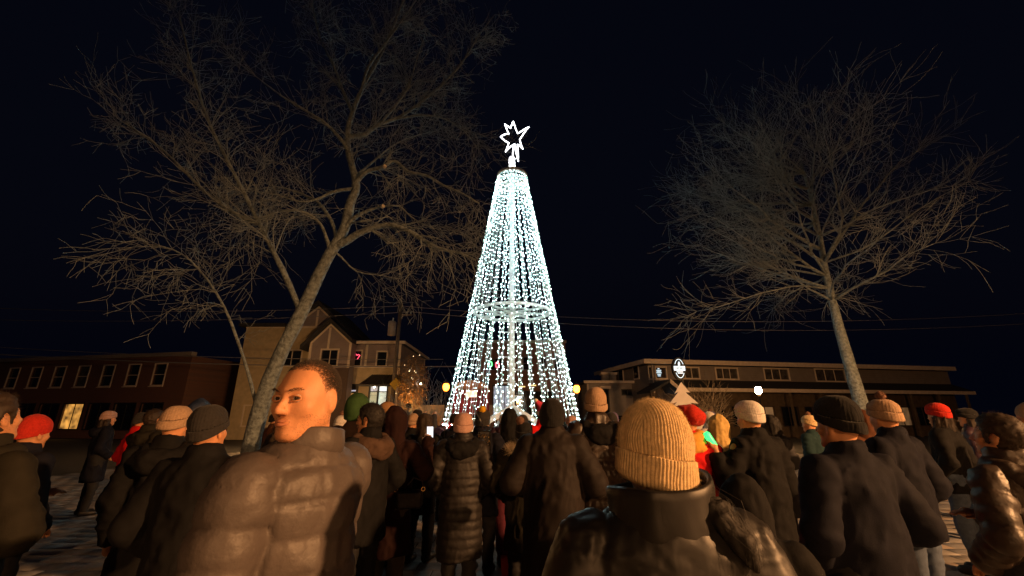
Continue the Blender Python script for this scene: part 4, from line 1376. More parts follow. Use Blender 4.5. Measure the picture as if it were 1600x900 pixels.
for k, wv in enumerate(wins):
    RB.window(wv, pale, curtp if k != 1 else mat('brown_glass', (.05, .035, .025), .15), 0, .10 if k else .07, 1 if k < 2 else 3, sill=(k < 2))
RB.box('side_wall', -.002, .22, .23, 9.5, 0, rz-.35, brown2)
for a, b in ((1.6, 2.6), (4.6, 5.6), (7.2, 7.9)):
    wm = MB().box(-.06, -.004, a, b, zsk+.15, zsk+1.5).build('side_window', pale, RB.root)
    MB().box(-.075, -.061, a+.12, b-.12, zsk+.27, zsk+1.38).build('pane', M['glass_dark'], wm)
RB.box('roof', -.7, rEnd, -.7, 10, rz-.30, rz-.02, roofm)
RB.box('fascia', -.72, rEnd, -.73, -.701, rz-.34, rz+.02, pale); RB.box('fascia', -.73, -.701, -.70, 10, rz-.34, rz+.02, pale)
zlow = RB.uv(1100, 608.5, -1.6)[1]
us = RB.uv(1048, 600)[0]
sk = MB(); sk.add([(us, -.01, zsk), (rEnd, -.01, zsk), (rEnd, -1.6, zlow+.1), (us, -1.6, zlow+.1), (us, -.01, zsk-.2), (rEnd, -.01, zsk-.2), (rEnd, -1.6, zlow-.1), (us, -1.6, zlow-.1)],
   [(0,3,2,1),(4,5,6,7),(0,1,5,4),(1,2,6,5),(2,3,7,6),(3,0,4,7)])
sko = sk.build('skirt_roof', roofm, RB.root)
MB().box(us+.4, rEnd, -1.64, -1.605, zlow-.16, zlow+.12).build('fascia', pale, sko)
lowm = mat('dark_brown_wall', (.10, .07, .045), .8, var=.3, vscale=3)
lw = []
x = us + .6
while x < rEnd - 2: lw.append((x, x+1.6, .9, 2.4)); x += 2.3
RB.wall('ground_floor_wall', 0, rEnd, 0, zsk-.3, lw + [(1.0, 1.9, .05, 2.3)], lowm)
for k, q in enumerate(lw): RB.window(q, mat('dark_sash', (.05, .035, .025), .6), M['glass_dark'] if k % 3 else emit('dim_amber_glow', (1, .5, .18), .05, noise=.9), 0, .07, 2)
RB.box('door', 1.05, 1.85, .05, .1, .08, 2.25, emit('amber_door_glow', (1, .68, .2), .5, noise=.7, nscale=1.5))
x = us + .5
while x < rEnd:
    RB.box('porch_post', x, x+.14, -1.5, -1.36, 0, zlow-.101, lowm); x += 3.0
# porch gable
pa = RB.uv(1047, 592.5, -2.2); pl = RB.uv(1016, 611, -2.2); pr_ = RB.uv(1067, 611, -2.2)
MB().prism([(pl[0], pl[1]), (pa[0], pa[1]), (pr_[0], pr_[1]), (pr_[0]-.05, pr_[1]-.18), (pa[0], pa[1]-.22), (pl[0]+.05, pl[1]-.14)], -2.2, -.012).build('porch_roof', roofm, RB.root)
MB().prism([(pa[0], pa[1]+.03), (pr_[0]+.1, pr_[1]), (pr_[0]+.1, pr_[1]-.30), (pa[0]-.05, pa[1]-.28)], -2.26, -2.205).build('rake_board', pale, RB.root)
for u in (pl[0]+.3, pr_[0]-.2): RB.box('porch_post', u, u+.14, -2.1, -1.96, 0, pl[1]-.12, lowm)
MB().tube([(.30, -.05, .2), (.30, -.05, rz-.36)], .05, 8).build('downspout', pale, RB.root)
MB().ball((1.3, -.9, 2.75), .10, 8, 6).build('porch_lamp', emit('cool_lamp_glow', (.75, .88, 1), 8.0), RB.root, True)
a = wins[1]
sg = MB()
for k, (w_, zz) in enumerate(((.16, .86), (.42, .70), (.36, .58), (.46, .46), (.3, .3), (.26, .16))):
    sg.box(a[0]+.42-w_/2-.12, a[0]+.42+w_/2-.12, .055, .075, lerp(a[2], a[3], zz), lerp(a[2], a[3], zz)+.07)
sg.build('sign_reflection', emit('sign_reflection_glow', (.62, .88, 1), .9), RB.root)  # glowing bars stand in for the lit sign's reflection in this pane
# low flat-roofed shed to its left
SB = Fac('flat_roof_shop', 927, 599, 37, R(2), 'low grey flat roofed shop with roof vents left of the inn')
grey = mat('grey_stucco', (.30, .26, .23), .9, var=.12, vscale=2, bump=.3, bscale=40)
su = SB.uv(1008, 599)[0]; sz = SB.topz
h1 = SB.rect(940, 609, 951, 634); h1 = (h1[0], h1[1], .05, h1[3]); h2 = SB.rect(972, 609, 990, 617); h3 = SB.rect(993, 608, 1003, 630); h3 = (h3[0], h3[1], .05, h3[3])
SB.wall('wall', -.6, su, 0, sz, [h1, h2, h3], grey)
SB.box('side_wall', -.602, -.38, .23, 8, 0, sz, grey)
for q in (h1, h2, h3): SB.window(q, black_frame, M['glass_dark'], 0, .06, 2 if q is h2 else 1)
SB.box('roof', -.9, su, -.5, 8, sz+.002, sz+.15, roofm); SB.box('fascia', -.92, su, -.54, -.501, sz-.02, sz+.2, pale)
for px in (947, 958):
    a = SB.uv(px, 596, 2); v_ = SB.box('roof_vent', a[0]-.3, a[0]+.3, 2, 2.6, sz+.15, sz+.95, grey); MB().box(a[0]-.42, a[0]+.42, 1.9, 2.7, sz+.95, sz+1.15).build('vent_cap', pale, v_)
a = SB.uv(945, 609); SB.box('door_canopy', h1[0]-.15, h1[1]+.15, -.4, -.004, h1[3]+.08, h1[3]+.3, pale)
SB.box('downspout', -.55, -.45, -.08, -.004, 0, sz-.03, pale)

# ---- block far left, seen past the leaning tree
FB = Fac('brick_corner_block', 60, 560, 36, R(-12), 'long two storey brick block at the far left end of the street')
fe = FB.uv(300, 560)[0]; fz = FB.uv(180, 560)[1]
hs = []
x = -6.0
while x < fe-1.6:
    hs.append((x+.6, x+1.7, 4.0, 5.6)); x += 2.6
gs = [(h_[0]-.4, h_[1]+.5, .7, 2.6) for h_ in hs]
FB.wall('wall', -8, fe, 0, fz, hs + gs, brickmat('red_brick', (.20, .08, .05), (.15, .07, .05), (.2, .17, .15), 1.6))
FB.box('side_wall', fe-.22, fe+.002, .23, 9, 0, fz, MATS['red_brick']); FB.box('roof', -8, fe-.1, .2, 9, fz-.3, fz-.1, roofm)
FB.box('cornice', -8.1, fe+.1, -.2, .24, fz+.002, fz+.3, MATS['stone_trim'])
for k, q in enumerate(hs): FB.window(q, pale, M['glass_dark'] if k % 4 else curtp, 0, .09, 1, 2, True)
for k, q in enumerate(gs): FB.window(q, black_frame, lit_orange if k == 4 else M['glass_dark'], 0, .08, 2)

# ------------------------------------------------------------------ lamps, poles, wires
def street_lamp(px, py, Y, label, loc=None, height=None, glow='sodium', power=None, scale=1.0):
    if loc is None:
        p = at(px, py, Y); zc = p.z; x, y = p.x, p.y
    else: x, y = loc; zc = height
    r = empty('street_lamp', (x, y, 0)); tag(r, label, 'street lamp', 'street lamps round the square')
    s = scale
    MB().lathe([(.16*s, 0), (.16*s, .06), (.11*s, .12), (.10*s, .45), (.06*s, .55), (.045*s, .62), (.040*s, zc-.42*s), (.07*s, zc-.36*s), (.09*s, zc-.24*s), (.03*s, zc-.2*s)], 14).build('pole', M['dark_metal'], r, True)
    gl = MB().lathe([(.07*s, -.20*s), (.15*s, -.12*s), (.18*s, .02*s), (.16*s, .13*s), (.09*s, .2*s)], 16, (0, 0, zc))
    if power is None:
        gl.build('globe', M[glow], r, True)
    else:
        # open lantern: four bars, the lamp burns free between them
        cg = MB()
        for k in range(4):
            a = PI/4 + k*PI/2
            cg.tube([(.07*s*math.cos(a), .07*s*math.sin(a), zc-.22*s), (.24*s*math.cos(a), .24*s*math.sin(a), zc+.02*s), (.10*s*math.cos(a), .10*s*math.sin(a), zc+.24*s)], .008, 5)
        cg.build('lantern_cage', M['dark_metal'], r)
        sh = MB(); pr = [(.05*s, .30*s), (.20*s, .24*s), (.34*s, .09*s), (.37*s, .015*s), (.36*s, .015*s), (.33*s, .08*s), (.19*s, .22*s), (.04*s, .28*s)]
        sh.lathe(pr, 20, (0, 0, zc)).build('lamp_shade', M['dark_metal'], r, True)  # unseen bowl, added to keep upward light off trees and upper facades
        ld = bpy.data.lights.new('lamp_light', 'POINT'); ld.energy = power; ld.color = STREET_COL; ld.shadow_soft_size = .13
        lo = bpy.data.objects.new('lamp_light', ld); COL.objects.link(lo); lo.parent = r; lo.location = (0, 0, zc)
    MB().lathe([(.19*s, .2*s), (.17*s, .25*s), (.08*s, .34*s), (.02*s, .36*s), (.015*s, .46*s)], 14, (0, 0, zc)).build('cap', M['dark_metal'], r, True)
    return r
street_lamp(697, 605, 19, 'orange globe lamp at the left foot of the light tree', glow='sodium_low', scale=.8)
street_lamp(901, 608, 19, 'orange globe lamp at the right foot of the light tree', glow='sodium_low', scale=.8)
street_lamp(0, 0, 0, 'tall sodium street lamp at the right behind the crowd', (10.0, -2.1), 4.5, power=STREET_W, scale=1.5)
street_lamp(0, 0, 0, 'tall sodium lamp added straight behind the crowd as fill light', (1.2, -13.0), 4.7, power=STREET_W*.30, scale=1.5)  # unseen fill lamp, added to lift the dark side of hats and backs
street_lamp(0, 0, 0, 'orange globe lamp added at the left to light the gabled house', (-13.6, 23.5), 3.1)  # added here to brighten the front of the gabled house
street_lamp(0, 0, 0, 'orange globe lamp added at the right to light the inn', (14.4, 25), 3.1)  # added likewise to brighten the inn front

up_ = at(626, 478, 30); ub = at(613.5, 700, 30)
pole = empty('utility_pole', (up_.x, 30, 0)); tag(pole, 'wooden utility pole with a transformer can before the gabled house', 'utility pole')
wood = mat('pole_wood', (.17, .14, .115), .9, var=.25, vscale=10, bump=.6, bscale=30)
MB().tube([(-.05, 0, 0), (0, 0, up_.z+.15)], [.17, .12], 12).build('shaft', wood, pole, True)
tc = at(613, 513, 30)
tf = MB().lathe([(.27, -.55), (.29, -.5), (.29, .42), (.24, .5)], 16, (tc.x-up_.x, -.1, tc.z)).build('transformer', mat('grey_can', (.34, .31, .28), .5), pole, True)
MB().tube([(tc.x-up_.x, -.1, tc.z+.4), (tc.x-up_.x+.05, -.1, tc.z+.75)], .05, 8).build('bushing', M['wire'], tf)
MB().box(tc.x-up_.x+.2, -.1, -.08, .08, tc.z-.2, tc.z-.1).build('bracket', M['dark_metal'], tf)
MB().box(-.1, .9, -.06, .06, up_.z-.75, up_.z-.63).build('crossarm', wood, pole)
MB().tube([(.8, 0, up_.z-.63), (.8, 0, up_.z-.45)], .04, 8).build('insulator', M['wire'], pole)
sgn = at(618, 600, 29.8)
MB().prism([(sgn.x-up_.x, sgn.z-.42), (sgn.x-up_.x+.42, sgn.z), (sgn.x-up_.x, sgn.z+.42), (sgn.x-up_.x-.42, sgn.z)], -.22, -.20).build('yellow_sign', mat('sign_yellow', (.55, .38, .03), .5), pole)
def wire(pa, pb, sag, label, rad=.02):
    pts = []
    for i in range(25):
        t = i/24; p = Vector(pa).lerp(Vector(pb), t); p.z -= sag*4*t*(1-t); pts.append(p)
    o = MB().tube(pts, rad, 4).build('power_line', mat('cable_grey', (.22, .22, .24), .6))
    tag(o, label, 'cable', 'overhead power lines')
T_ = up_.z
wire((-46, 31, T_+.4), (up_.x, 30, T_), .5, 'topmost overhead cable running left from the utility pole')
wire((up_.x, 30, T_), (40, 29, T_-.6), 1.0, 'topmost overhead cable running right from the utility pole behind the light tree')
wire((up_.x+.8, 30, T_-.45), (40, 29.4, T_-1.3), 1.0, 'second overhead cable running right from the pole crossarm')
wire((-46, 31, T_-.6), (up_.x+.8, 30, T_-.45), .5, 'second overhead cable running left from the pole crossarm')
zl = at(600, 562, 29.5).z
wire((-40, 29.5, zl+.6), (-3.0, 30.5, zl-.35), .35, 'thick low cable crossing the front of the gabled house', .035)
wire((-40, 29.3, zl+1.1), (-5, 30.4, zl+.15), .35, 'thin low cable above the thick one across the gabled house')

# ------------------------------------------------------------------ things on the square and street
# tall shrub with brown leaves and fairy lights
def leafy(name, c, rx, rz, n, m, label, seed, lights=0):
    r = np.random.default_rng(seed)
    root = empty(name, (c.x, c.y, 0)); tag(root, label, 'tree')
    zc = c.z
    st = MB()
    rr = random.Random(seed)
    st.tube([(0, 0, 0), (.05, 0, zc*.5), (0, 0, zc)], [.09, .07, .04], 8)
    st.build('trunk', M['bark'], root)
    bmb = MB()
    for k in range(34):
        z = rr.uniform(.5, zc+rz*.6); a = rr.uniform(0, 2*PI); L = rx*rr.uniform(.6, 1.0)
        grow(bmb, (0, 0, z), (math.cos(a), math.sin(a), .6), L, .018, 1, rr, (0, 0, .2), .6, 4, 4, .006)
    bmb.build('branches', M['twig'], root)['kind'] = 'stuff'
    u = r.normal(size=(n, 3)); u /= np.linalg.norm(u, axis=1, keepdims=True)
    rad = r.random((n, 1))**.45
    cl = fbm(u*2.2 + seed)[:, None]
    P = u*rad*np.array([rx, rx, rz])*(1 + .35*cl) + np.array([0, 0, zc])
    d = r.normal(size=(n, 3)); d /= np.linalg.norm(d, axis=1, keepdims=True)
    s = np.cross(d, r.normal(size=(n, 3))); s /= np.linalg.norm(s, axis=1, keepdims=True)
    L = r.uniform(.05, .10, (n, 1)); W = L*.4
    V = np.stack([P, P + d*L*.5 + s*W, P + d*L, P + d*L*.5 - s*W], 1).reshape(-1, 3)
    F = (np.arange(n)*4)[:, None] + np.arange(4)
    link('crown', make_mesh('crown', V, F), m, root)['kind'] = 'stuff'
    if lights:
        k = r.integers(0, n, lights)
        V, F = oct_bulbs(P[k]*np.array([1.05, 1.05, 1]), np.full(lights, .018))
        link('fairy_lights', make_mesh('fairy_lights', V, F), fairy, root)['kind'] = 'stuff'
    return root
leafm = mat('brown_leaf', (.26, .15, .055), .7, var=.4, vscale=6)
leafy('shrub_tree', at(644, 605, 27), 1.0, 1.85, 5200, leafm, 'shrubby tree with brown leaves and fairy lights beside the gabled house', 5, 20)
# floodlight at its foot
p = at(638, 634, 25.5)
fl = empty('flood_light', (p.x, p.y, 0)); tag(fl, 'small orange flood light at the foot of the shrubby tree', 'lamp')
MB().tube([(0, 0, 0), (0, 0, p.z-.1)], .03, 8).build('stake', M['dark_metal'], fl)
MB().box(-.16, .16, -.02, .14, p.z-.12, p.z+.12).build('housing', M['dark_metal'], fl)
MB().box(-.14, .14, .141, .155, p.z-.10, p.z+.10).build('lens', emit('flood_glow', (1, .42, .10), 420), fl)
# small bare shrub glowing by the left lamp
rnd = random.Random(5)
p = at(684, 640, 21); sh = empty('bare_shrub', (p.x-.25, p.y, 0)); tag(sh, 'small bare shrub lit orange by the left globe lamp', 'shrub')
s_ = MB()
for k in range(26):
    a = rnd.uniform(0, 2*PI); grow(s_, (0, 0, .1), (math.cos(a)*.5, math.sin(a)*.5, 1.2), rnd.uniform(1.6, 2.6), .02, 2, rnd, (0, 0, .1), .6, 4, 5, .005)
s_.build('branches', M['twig'], sh)['kind'] = 'stuff'
p = at(1100, 640, 31); sh = empty('bare_shrub', (p.x, p.y, 0)); tag(sh, 'wide bare shrub before the dark ground floor of the inn', 'shrub')
s_ = MB()
for k in range(30):
    a = rnd.uniform(0, 2*PI); grow(s_, (0, 0, .1), (math.cos(a)*.8, math.sin(a)*.5, 1.2), rnd.uniform(1.8, 3.0), .03, 2, rnd, (0, 0, .1), .6, 4, 5, .010)
s_.build('branches', mat('pale_twig', (.34, .27, .2), .85), sh)['kind'] = 'stuff'
# low garden wall behind the crowd, left of the light tree
p = at(700, 640, 27)
lwall = MB().box(-6.4, -1.2, 27.5, 27.8, 0, 2.35).build('street_wall', grey); tag(lwall, 'low grey wall behind the crowd left of the light tree', 'wall')
# red hut with arched lit top
p = at(735, 620, 23.5)
hut = empty('red_booth', (p.x, p.y, 0)); tag(hut, 'red booth with an orange lit arch seen through the left strings of the light tree', 'booth')
redp = mat('red_paint', (.45, .03, .03), .5, var=.1)
hz = at(735, 607, 23.5).z
MB().box(-.95, -.75, 0, 1.6, 0, hz).build('side_panel', redp, hut); MB().box(.75, .95, 0, 1.6, 0, hz).build('side_panel', redp, hut)
MB().box(-.75, .75, 1.45, 1.6, 0, hz).build('back_panel', redp, hut); MB().box(-.74, .74, -.05, .1, 0, 1.05).build('counter', redp, hut)
ar = []
for k in range(13):
    a = PI*k/12; ar.append((.95*math.cos(a), hz+.45*math.sin(a)))
MB().prism(ar, -.02, 1.62).build('arched_top', mat('orange_paint', (.6, .2, .06), .5), hut)
MB().box(-.3, .3, .4, .5, hz-.45, hz-.08).build('inner_lamp', emit('booth_glow', (1, .45, .2), .9), hut)
for k in range(5): MB().box(-.72+.3*k, -.58+.3*k, -.08, -.051, .1, 1.0).build('stripe', mat('white_paint', (.7, .68, .64), .5), hut)
# parked dark car
p = at(985, 640, 24)
car = empty('parked_car', (p.x, p.y, 0), R(8)); tag(car, 'dark parked car behind the crowd in front of the low grey shop', 'car')
P, l0 = grid((-2.4, -.95, .15), (2.4, .95, 1.75), .045)
X, Yv, Z = P[..., 0], P[..., 1], P[..., 2]
def rbox(c, hsz, r):
    q = np.abs(P - np.array(c)) - (np.array(hsz) - r)
    return np.linalg.norm(np.maximum(q, 0), axis=-1) + np.minimum(q.max(-1), 0) - r
d = rbox((0, 0, .66), (2.2, .88, .36), .16)
cab = rbox((-.35, 0, 1.25), (1.45, .78 , .45), .25)
cab = np.maximum(cab, (X - 1.15) * .75 + (Z - 1.0) * .75); cab = np.maximum(cab, (-X - 1.75)*.85 + (Z - 1.0)*.4)
d = smin(d, cab, .10)
for wx in (-1.38, 1.38):
    d = np.maximum(d, -(np.hypot(X - wx, Z - .36) - .41 + np.where(np.abs(Yv) > .55, 0, 9)))
V, Q = nets(d, l0, .045)
link('car_body', make_mesh('car_body', V, Q, True), mat('car_paint', (.012, .013, .016), .25, coat=.6, var=.05), car)
for sg in (-1, 1):
    MB().prism([(-1.75, 1.02), (.72, 1.02), (.42, 1.5), (-1.45, 1.55)], sg*.775, sg*.792).build('side_window', M['glass_dark'], car)
    for wx in (-1.38, 1.38):
        w = MB().prism([(wx+.36*math.cos(a), .36+.36*math.sin(a)) for a in np.linspace(0, 2*PI, 20, endpoint=False)], sg*.64, sg*.86).build('wheel', mat('tyre', (.015, .015, .015), .8), car)
        MB().prism([(wx+.2*math.cos(a), .36+.2*math.sin(a)) for a in np.linspace(0, 2*PI, 12, endpoint=False)], sg*.861, sg*.875).build('rim', M['steel'], w)
    MB().box(-2.235, -2.18, sg*.6-.15, sg*.6+.15, .75, .95).build('tail_light', emit('tail_glow', (1, .25, .12), 5.0), car)
    MB().box(2.17, 2.225, sg*.6-.17, sg*.6+.17, .68, .84).build('headlight', M['steel'], car)
# pole sign: black oval with lit emblem
p = at(1060.5, 576, 28); zc = p.z
sg_ = empty('pole_sign', (p.x, p.y, 0), R(8)); tag(sg_, 'black oval pole sign with a lit white emblem before the inn', 'sign')
a_, b_ = .40, 0.66
MB().tube([(.22, .12, 0), (.22, .12, zc+.75)], .09, 10).build('post', M['dark_metal'], sg_)
ov_ = MB().prism([((a_+.08)*math.cos(t), zc+(b_+.08)*math.sin(t)) for t in np.linspace(0, 2*PI, 32, endpoint=False)], -.09, .09).build('sign_panel', black_frame, sg_)
glow = emit('emblem_glow', (.72, .92, 1.0), 1.3)
def arc(t0, t1, rx, rz, w, nm):
    m = MB(); pts = [(rx*math.cos(t), -.105, zc+rz*math.sin(t)) for t in np.linspace(t0, t1, 14)]
    m.tube(pts, w, 5).build(nm, glow, ov_)
arc(R(28), R(152), a_*.82, b_*.92, .022, 'emblem_arch'); arc(R(208), R(332), a_*.78, b_*.92, .022, 'emblem_arch')
MB().box(-a_*.98, a_*.98, -.115, -.092, zc-.14, zc+.16).build('emblem_band', glow, ov_)
for k in range(6):
    MB().box(-.28+.1*k, -.235+.1*k, -.125, -.116, zc-.05, zc+.08).build('letter_mark', mat('sign_ink', (.10, .22, .26), .6), ov_)
MB().ball((0, -.105, zc+.40), .055, 8, 6).build('emblem_head', glow, ov_); MB().box(-.07, .07, -.115, -.092, zc+.19, zc+.35).build('emblem_body', glow, ov_)
MB().box(-.22, .22, -.112, -.092, zc-.24, zc-.19).build('emblem_line', glow, ov_); MB().box(-.16, .2, -.112, -.092, zc-.33, zc-.275).build('emblem_line', glow, ov_)
# white plywood tree
p = at(1064, 597, 10.5); top = p.z
tcut = empty('wooden_tree_cutout', (p.x, p.y, 0), R(-6)); tag(tcut, 'white painted plywood fir tree cutout behind the red hat', 'decoration')
tl_ = [(0, 0), (.06, -.10), (.14, -.22), (.06, -.22), (.18, -.36), (.27, -.46), (.12, -.44), (.26, -.62), (.38, -.74), (.16, -.71), (.34, -.92), (.48, -1.05), (.24, -1.02), (.42, -1.24), (.58, -1.40), (.30, -1.37), (.5, -1.6), (.66, -1.76), (.10, -1.74)]
tl_ = [(x*1.3, z*1.12) for x, z in tl_]
left = [(-x*1.0 + .01*math.sin(i*3), z - .03*math.sin(i*2.0)) for i, (x, z) in enumerate(tl_[1:])]
poly = [(x, top+z) for x, z in tl_] + [(-.10, .02)] + [(x, top+z) for x, z in reversed(left)]
poly = [(x, top+z) for x, z in tl_] + [(x, top+z) for x, z in reversed(left)]
MB().prism(poly, -.015, .015).build('tree_panel', mat('snow_white_paint', (.72, .68, .64), .6, var=.06), tcut)
MB().box(-.07, .07, -.02, .02, 0, top-1.92).build('stem', mat('raw_wood', (.3, .2, .11), .8), tcut)
MB().box(-.5, .5, -.25, .25, 0, .04).build('base_board', MATS['raw_wood'], tcut)
# pale oval sign on a stick among the people behind the light tree
p = at(778, 640, 16.6)
ov = empty('oval_placard', (p.x, p.y, 0)); tag(ov, 'pale oval placard on a stick behind the light tree strings', 'sign')
MB().prism([(.17*math.cos(t), p.z+.12*math.sin(t)) for t in np.linspace(0, 2*PI, 20, endpoint=False)], -.01, .01).build('board', mat('placard_white', (.72, .8, .74), .6), ov)
MB().box(-.015, .015, -.008, .008, 0, p.z-.1).build('stick', MATS['raw_wood'], ov)
# cable on the paving and a heap of dry leaves
o = MB().tube([(-.55, 5.0, .012), (-.30, 5.05, .012), (.0, 4.95, .012), (.35, 5.1, .012), (1.1, 5.0, .012), (2.0, 5.3, .012)], .014, 6).build('power_cable', mat('cable_orange', (.45, .24, .06), .6)); tag(o, 'pale orange cable lying across the paving behind the black coats', 'cable')
r = np.random.default_rng(3); n = 420
P = np.stack([r.normal(-1.82, .10, n), r.normal(4.75, .12, n), np.abs(r.normal(0, .13, n))+.02], -1)
d = r.normal(size=(n, 3)); d /= np.linalg.norm(d, axis=1, keepdims=True); s = np.cross(d, r.normal(size=(n, 3))); s /= np.linalg.norm(s, axis=1, keepdims=True)
L = r.uniform(.03, .06, (n, 1)); V = np.stack([P, P+d*L*.5+s*L*.35, P+d*L, P+d*L*.5-s*L*.35], 1).reshape(-1, 3)
o = link('leaf_heap', make_mesh('leaf_heap', V, (np.arange(n)*4)[:, None]+np.arange(4)), mat('orange_leaf', (.35, .14, .03), .7, var=.4, vscale=20)); tag(o, 'heap of curled orange leaves on the ground beside the tall man', 'leaves', kind='stuff')
# ------------------------------------------------------------------ people
C = dict(
    man=nylon('jacket_taupe', (.088, .073, .068), .52, spec=.45),
    gloss=nylon('puffer_black', (.011, .010, .010), .5, bump=.04),
    blackcoat=cloth('coat_charcoal', (.021, .017, .016), .62),
    quilt=nylon('jacket_quilted_brown', (.034, .023, .017), .45),
    maroon=cloth('coat_maroon', (.021, .0085, .008)),
    black=cloth('coat_black', (.010, .010, .011), .8),
    puffbk=nylon('puffer_blackbrown', (.011, .009, .009), .6),
    navy=cloth('coat_navy', (.009, .010, .018), .8),
    olive=cloth('coat_olive', (.020, .018, .013), .8),
    brownhood=cloth('hood_brown', (.09, .056, .04)),
    green=cloth('hood_green', (.042, .095, .032)),
    red=cloth('coat_red', (.62, .012, .012)),
    redwool=rib_mat('wool_red', (.50, .030, .018)),
    mustard=cloth('scarf_mustard', (.70, .36, .06)),
    mustwool=rib_mat('wool_mustard', (.70, .52, .28)),
    beigewool=rib_mat('wool_beige', (.42, .28, .18)),
    pinkwool=rib_mat('wool_pink', (.48, .30, .25)),
    blackwool=rib_mat('wool_black', (.016, .016, .017)),
    darkwool=rib_mat('wool_charcoal', (.035, .033, .033)),
    yellowpom=rib_mat('wool_yellow', (.70, .40, .02)),
    brownpom=rib_mat('wool_brownpom', (.22, .12, .085)),
    purple=rib_mat('wool_purple', (.16, .13, .26)),
    white=cloth('jacket_white', (.62, .60, .58)),
    whitewool=rib_mat('wool_white', (.70, .66, .62)),
    yellowhood=cloth('hood_yellow', (.66, .45, .16)),
    beigecoat=cloth('coat_beige', (.20, .155, .10)),
    tancap=cloth('cap_tan', (.34, .19, .09)),
    pinkhat=cloth('hat_pink', (.62, .06, .12)),
    pattern=cloth('coat_redcheck', (.38, .05, .07), var=.7),
    grey=cloth('coat_grey', (.06, .06, .065)),
    teal=cloth('coat_teal', (.02, .045, .05)),
    blue=nylon('jacket_blue', (.02, .032, .07), .5),
    plum=nylon('jacket_plum', (.04, .02, .035), .5),
    rust=cloth('coat_rust', (.10, .04, .02)),
)
def beanie(m, **k): return dict(type='beanie', mat=C[m], **k)

# tall man at the left, turned to look over his left shoulder
man = person('tall man with buzzed hair and taupe quilted jacket glancing back over his shoulder', -.665, 1.42, 1.858, R(70),
    head=(R(96), R(-2), 0), res=.0095, arms=(((.185,-.01,1.415), (.235,.0,1.13), (.22,.12,.90)), ((.185,-.01,1.415), (.225,.08,1.15), (.13,.24,1.03))),
    coat=dict(mat=C['man'], hem=.80, fit=1.14, style='puffer', spacing=.085, amp=.014, wrinkle=.004, lump=.004, sharp=.38, crinkle=.003, collar=.03, collar_r=.082),
    hair=dict(type='buzz', mat=M['hair_buzz'], recede=.012, n=150000, gaze=(-.35, 1, 0), stubble=3500), skin='skin', trousers='denim', eyes=True, hands=True, seed=1)
# woman in the mustard beanie
wom = person('woman in ribbed mustard beanie and glossy black puffer jacket, seen from behind', .368, 1.16, 1.70, R(-4),
    head=(R(-6), R(-3), R(3)), res=.0085, arms=('pocket', 'pocket'),
    coat=dict(mat=C['gloss'], hem=.80, fit=1.22, style='puffer', spacing=.23, amp=.010, wrinkle=.003, lump=.005, collar=-.02, collar_r=.105),
    hat=beanie('mustwool', ribs=74, nth=640, rows=90, rx=.094, ry=.110, top=.140, base=-.074, cuff=.072, amp=.0030, pw=2.8, tilt=.10, skew=.15, fuzz=9000, secoff=.55), seed=2)
# her stand collar: a stiff band round the neck, open at the front
Sw = wom['S']
th = np.linspace(R(112), R(428), 72)
cv = []; prof = [(.115, 1.425), (.128, 1.442), (.132, 1.47), (.129, 1.505), (.131, 1.545), (.131, 1.562), (.125, 1.569), (.117, 1.562), (.115, 1.51), (.112, 1.45)]
for (rr, z) in prof:
    x_, y_ = rr*np.cos(th), rr*.98*np.sin(th) - .012
    zz = z + .010*np.sin(th*2 + .6)*(z > 1.43) - .05*np.clip(y_, -1, 1)*0 + .018*x_/.12
    cv.append(np.stack([x_, y_, zz + 0*th], -1))
cv = np.array(cv); m_, n_ = cv.shape[:2]
V = cv.reshape(-1, 3)
V = V + .004*np.stack([ridged(V*np.array([14, 14, 22])), ridged(V*np.array([14, 14, 22]) + 3), 0*V[:, 0]], -1)
i_ = np.arange(m_)[:, None]; k_ = np.arange(n_-1)[None]
Q = np.stack(np.broadcast_arrays(i_*n_+k_, ((i_+1) % m_)*n_+k_, ((i_+1) % m_)*n_+k_+1, i_*n_+k_+1), -1).reshape(-1, 4)[:, ::-1]
link('collar', make_mesh('collar', V*Sw, Q.copy(), True), C['gloss'], wom['root'])
# the tall man's stand collar and the pale jumper inside it
def band(info, prof, y0, t0, t1, m, name, tilt=0.0):
    th = np.linspace(t0, t1, 60); cv = []
    for (rr, z) in prof:
        x_, y_ = rr*np.cos(th), rr*np.sin(th) + y0
        cv.append(np.stack([x_, y_, z + .006*np.sin(th*2 + .6) - tilt*y_], -1))
    cv = np.array(cv); m_, n_ = cv.shape[:2]; V = cv.reshape(-1, 3)
    V = V + .003*np.stack([ridged(V*20), ridged(V*20 + 3), 0*V[:, 0]], -1)
    i_ = np.arange(m_)[:, None]; k_ = np.arange(n_-1)[None]
    Q = np.stack(np.broadcast_arrays(i_*n_+k_, ((i_+1) % m_)*n_+k_, ((i_+1) % m_)*n_+k_+1, i_*n_+k_+1), -1).reshape(-1, 4)[:, ::-1]
    link(name, make_mesh(name, V*info['S'], Q.copy(), True), m, info['root'])
band(man, [(.088, 1.455), (.098, 1.462), (.099, 1.49), (.095, 1.525), (.091, 1.530), (.086, 1.524), (.086, 1.48)], -.018, R(110), R(430), C['man'], 'collar', .22)
band(man, [(.070, 1.46), (.082, 1.47), (.082, 1.515), (.077, 1.527), (.070, 1.515)], -.012, R(100), R(440), C['beigecoat'], 'jumper_collar', .22)
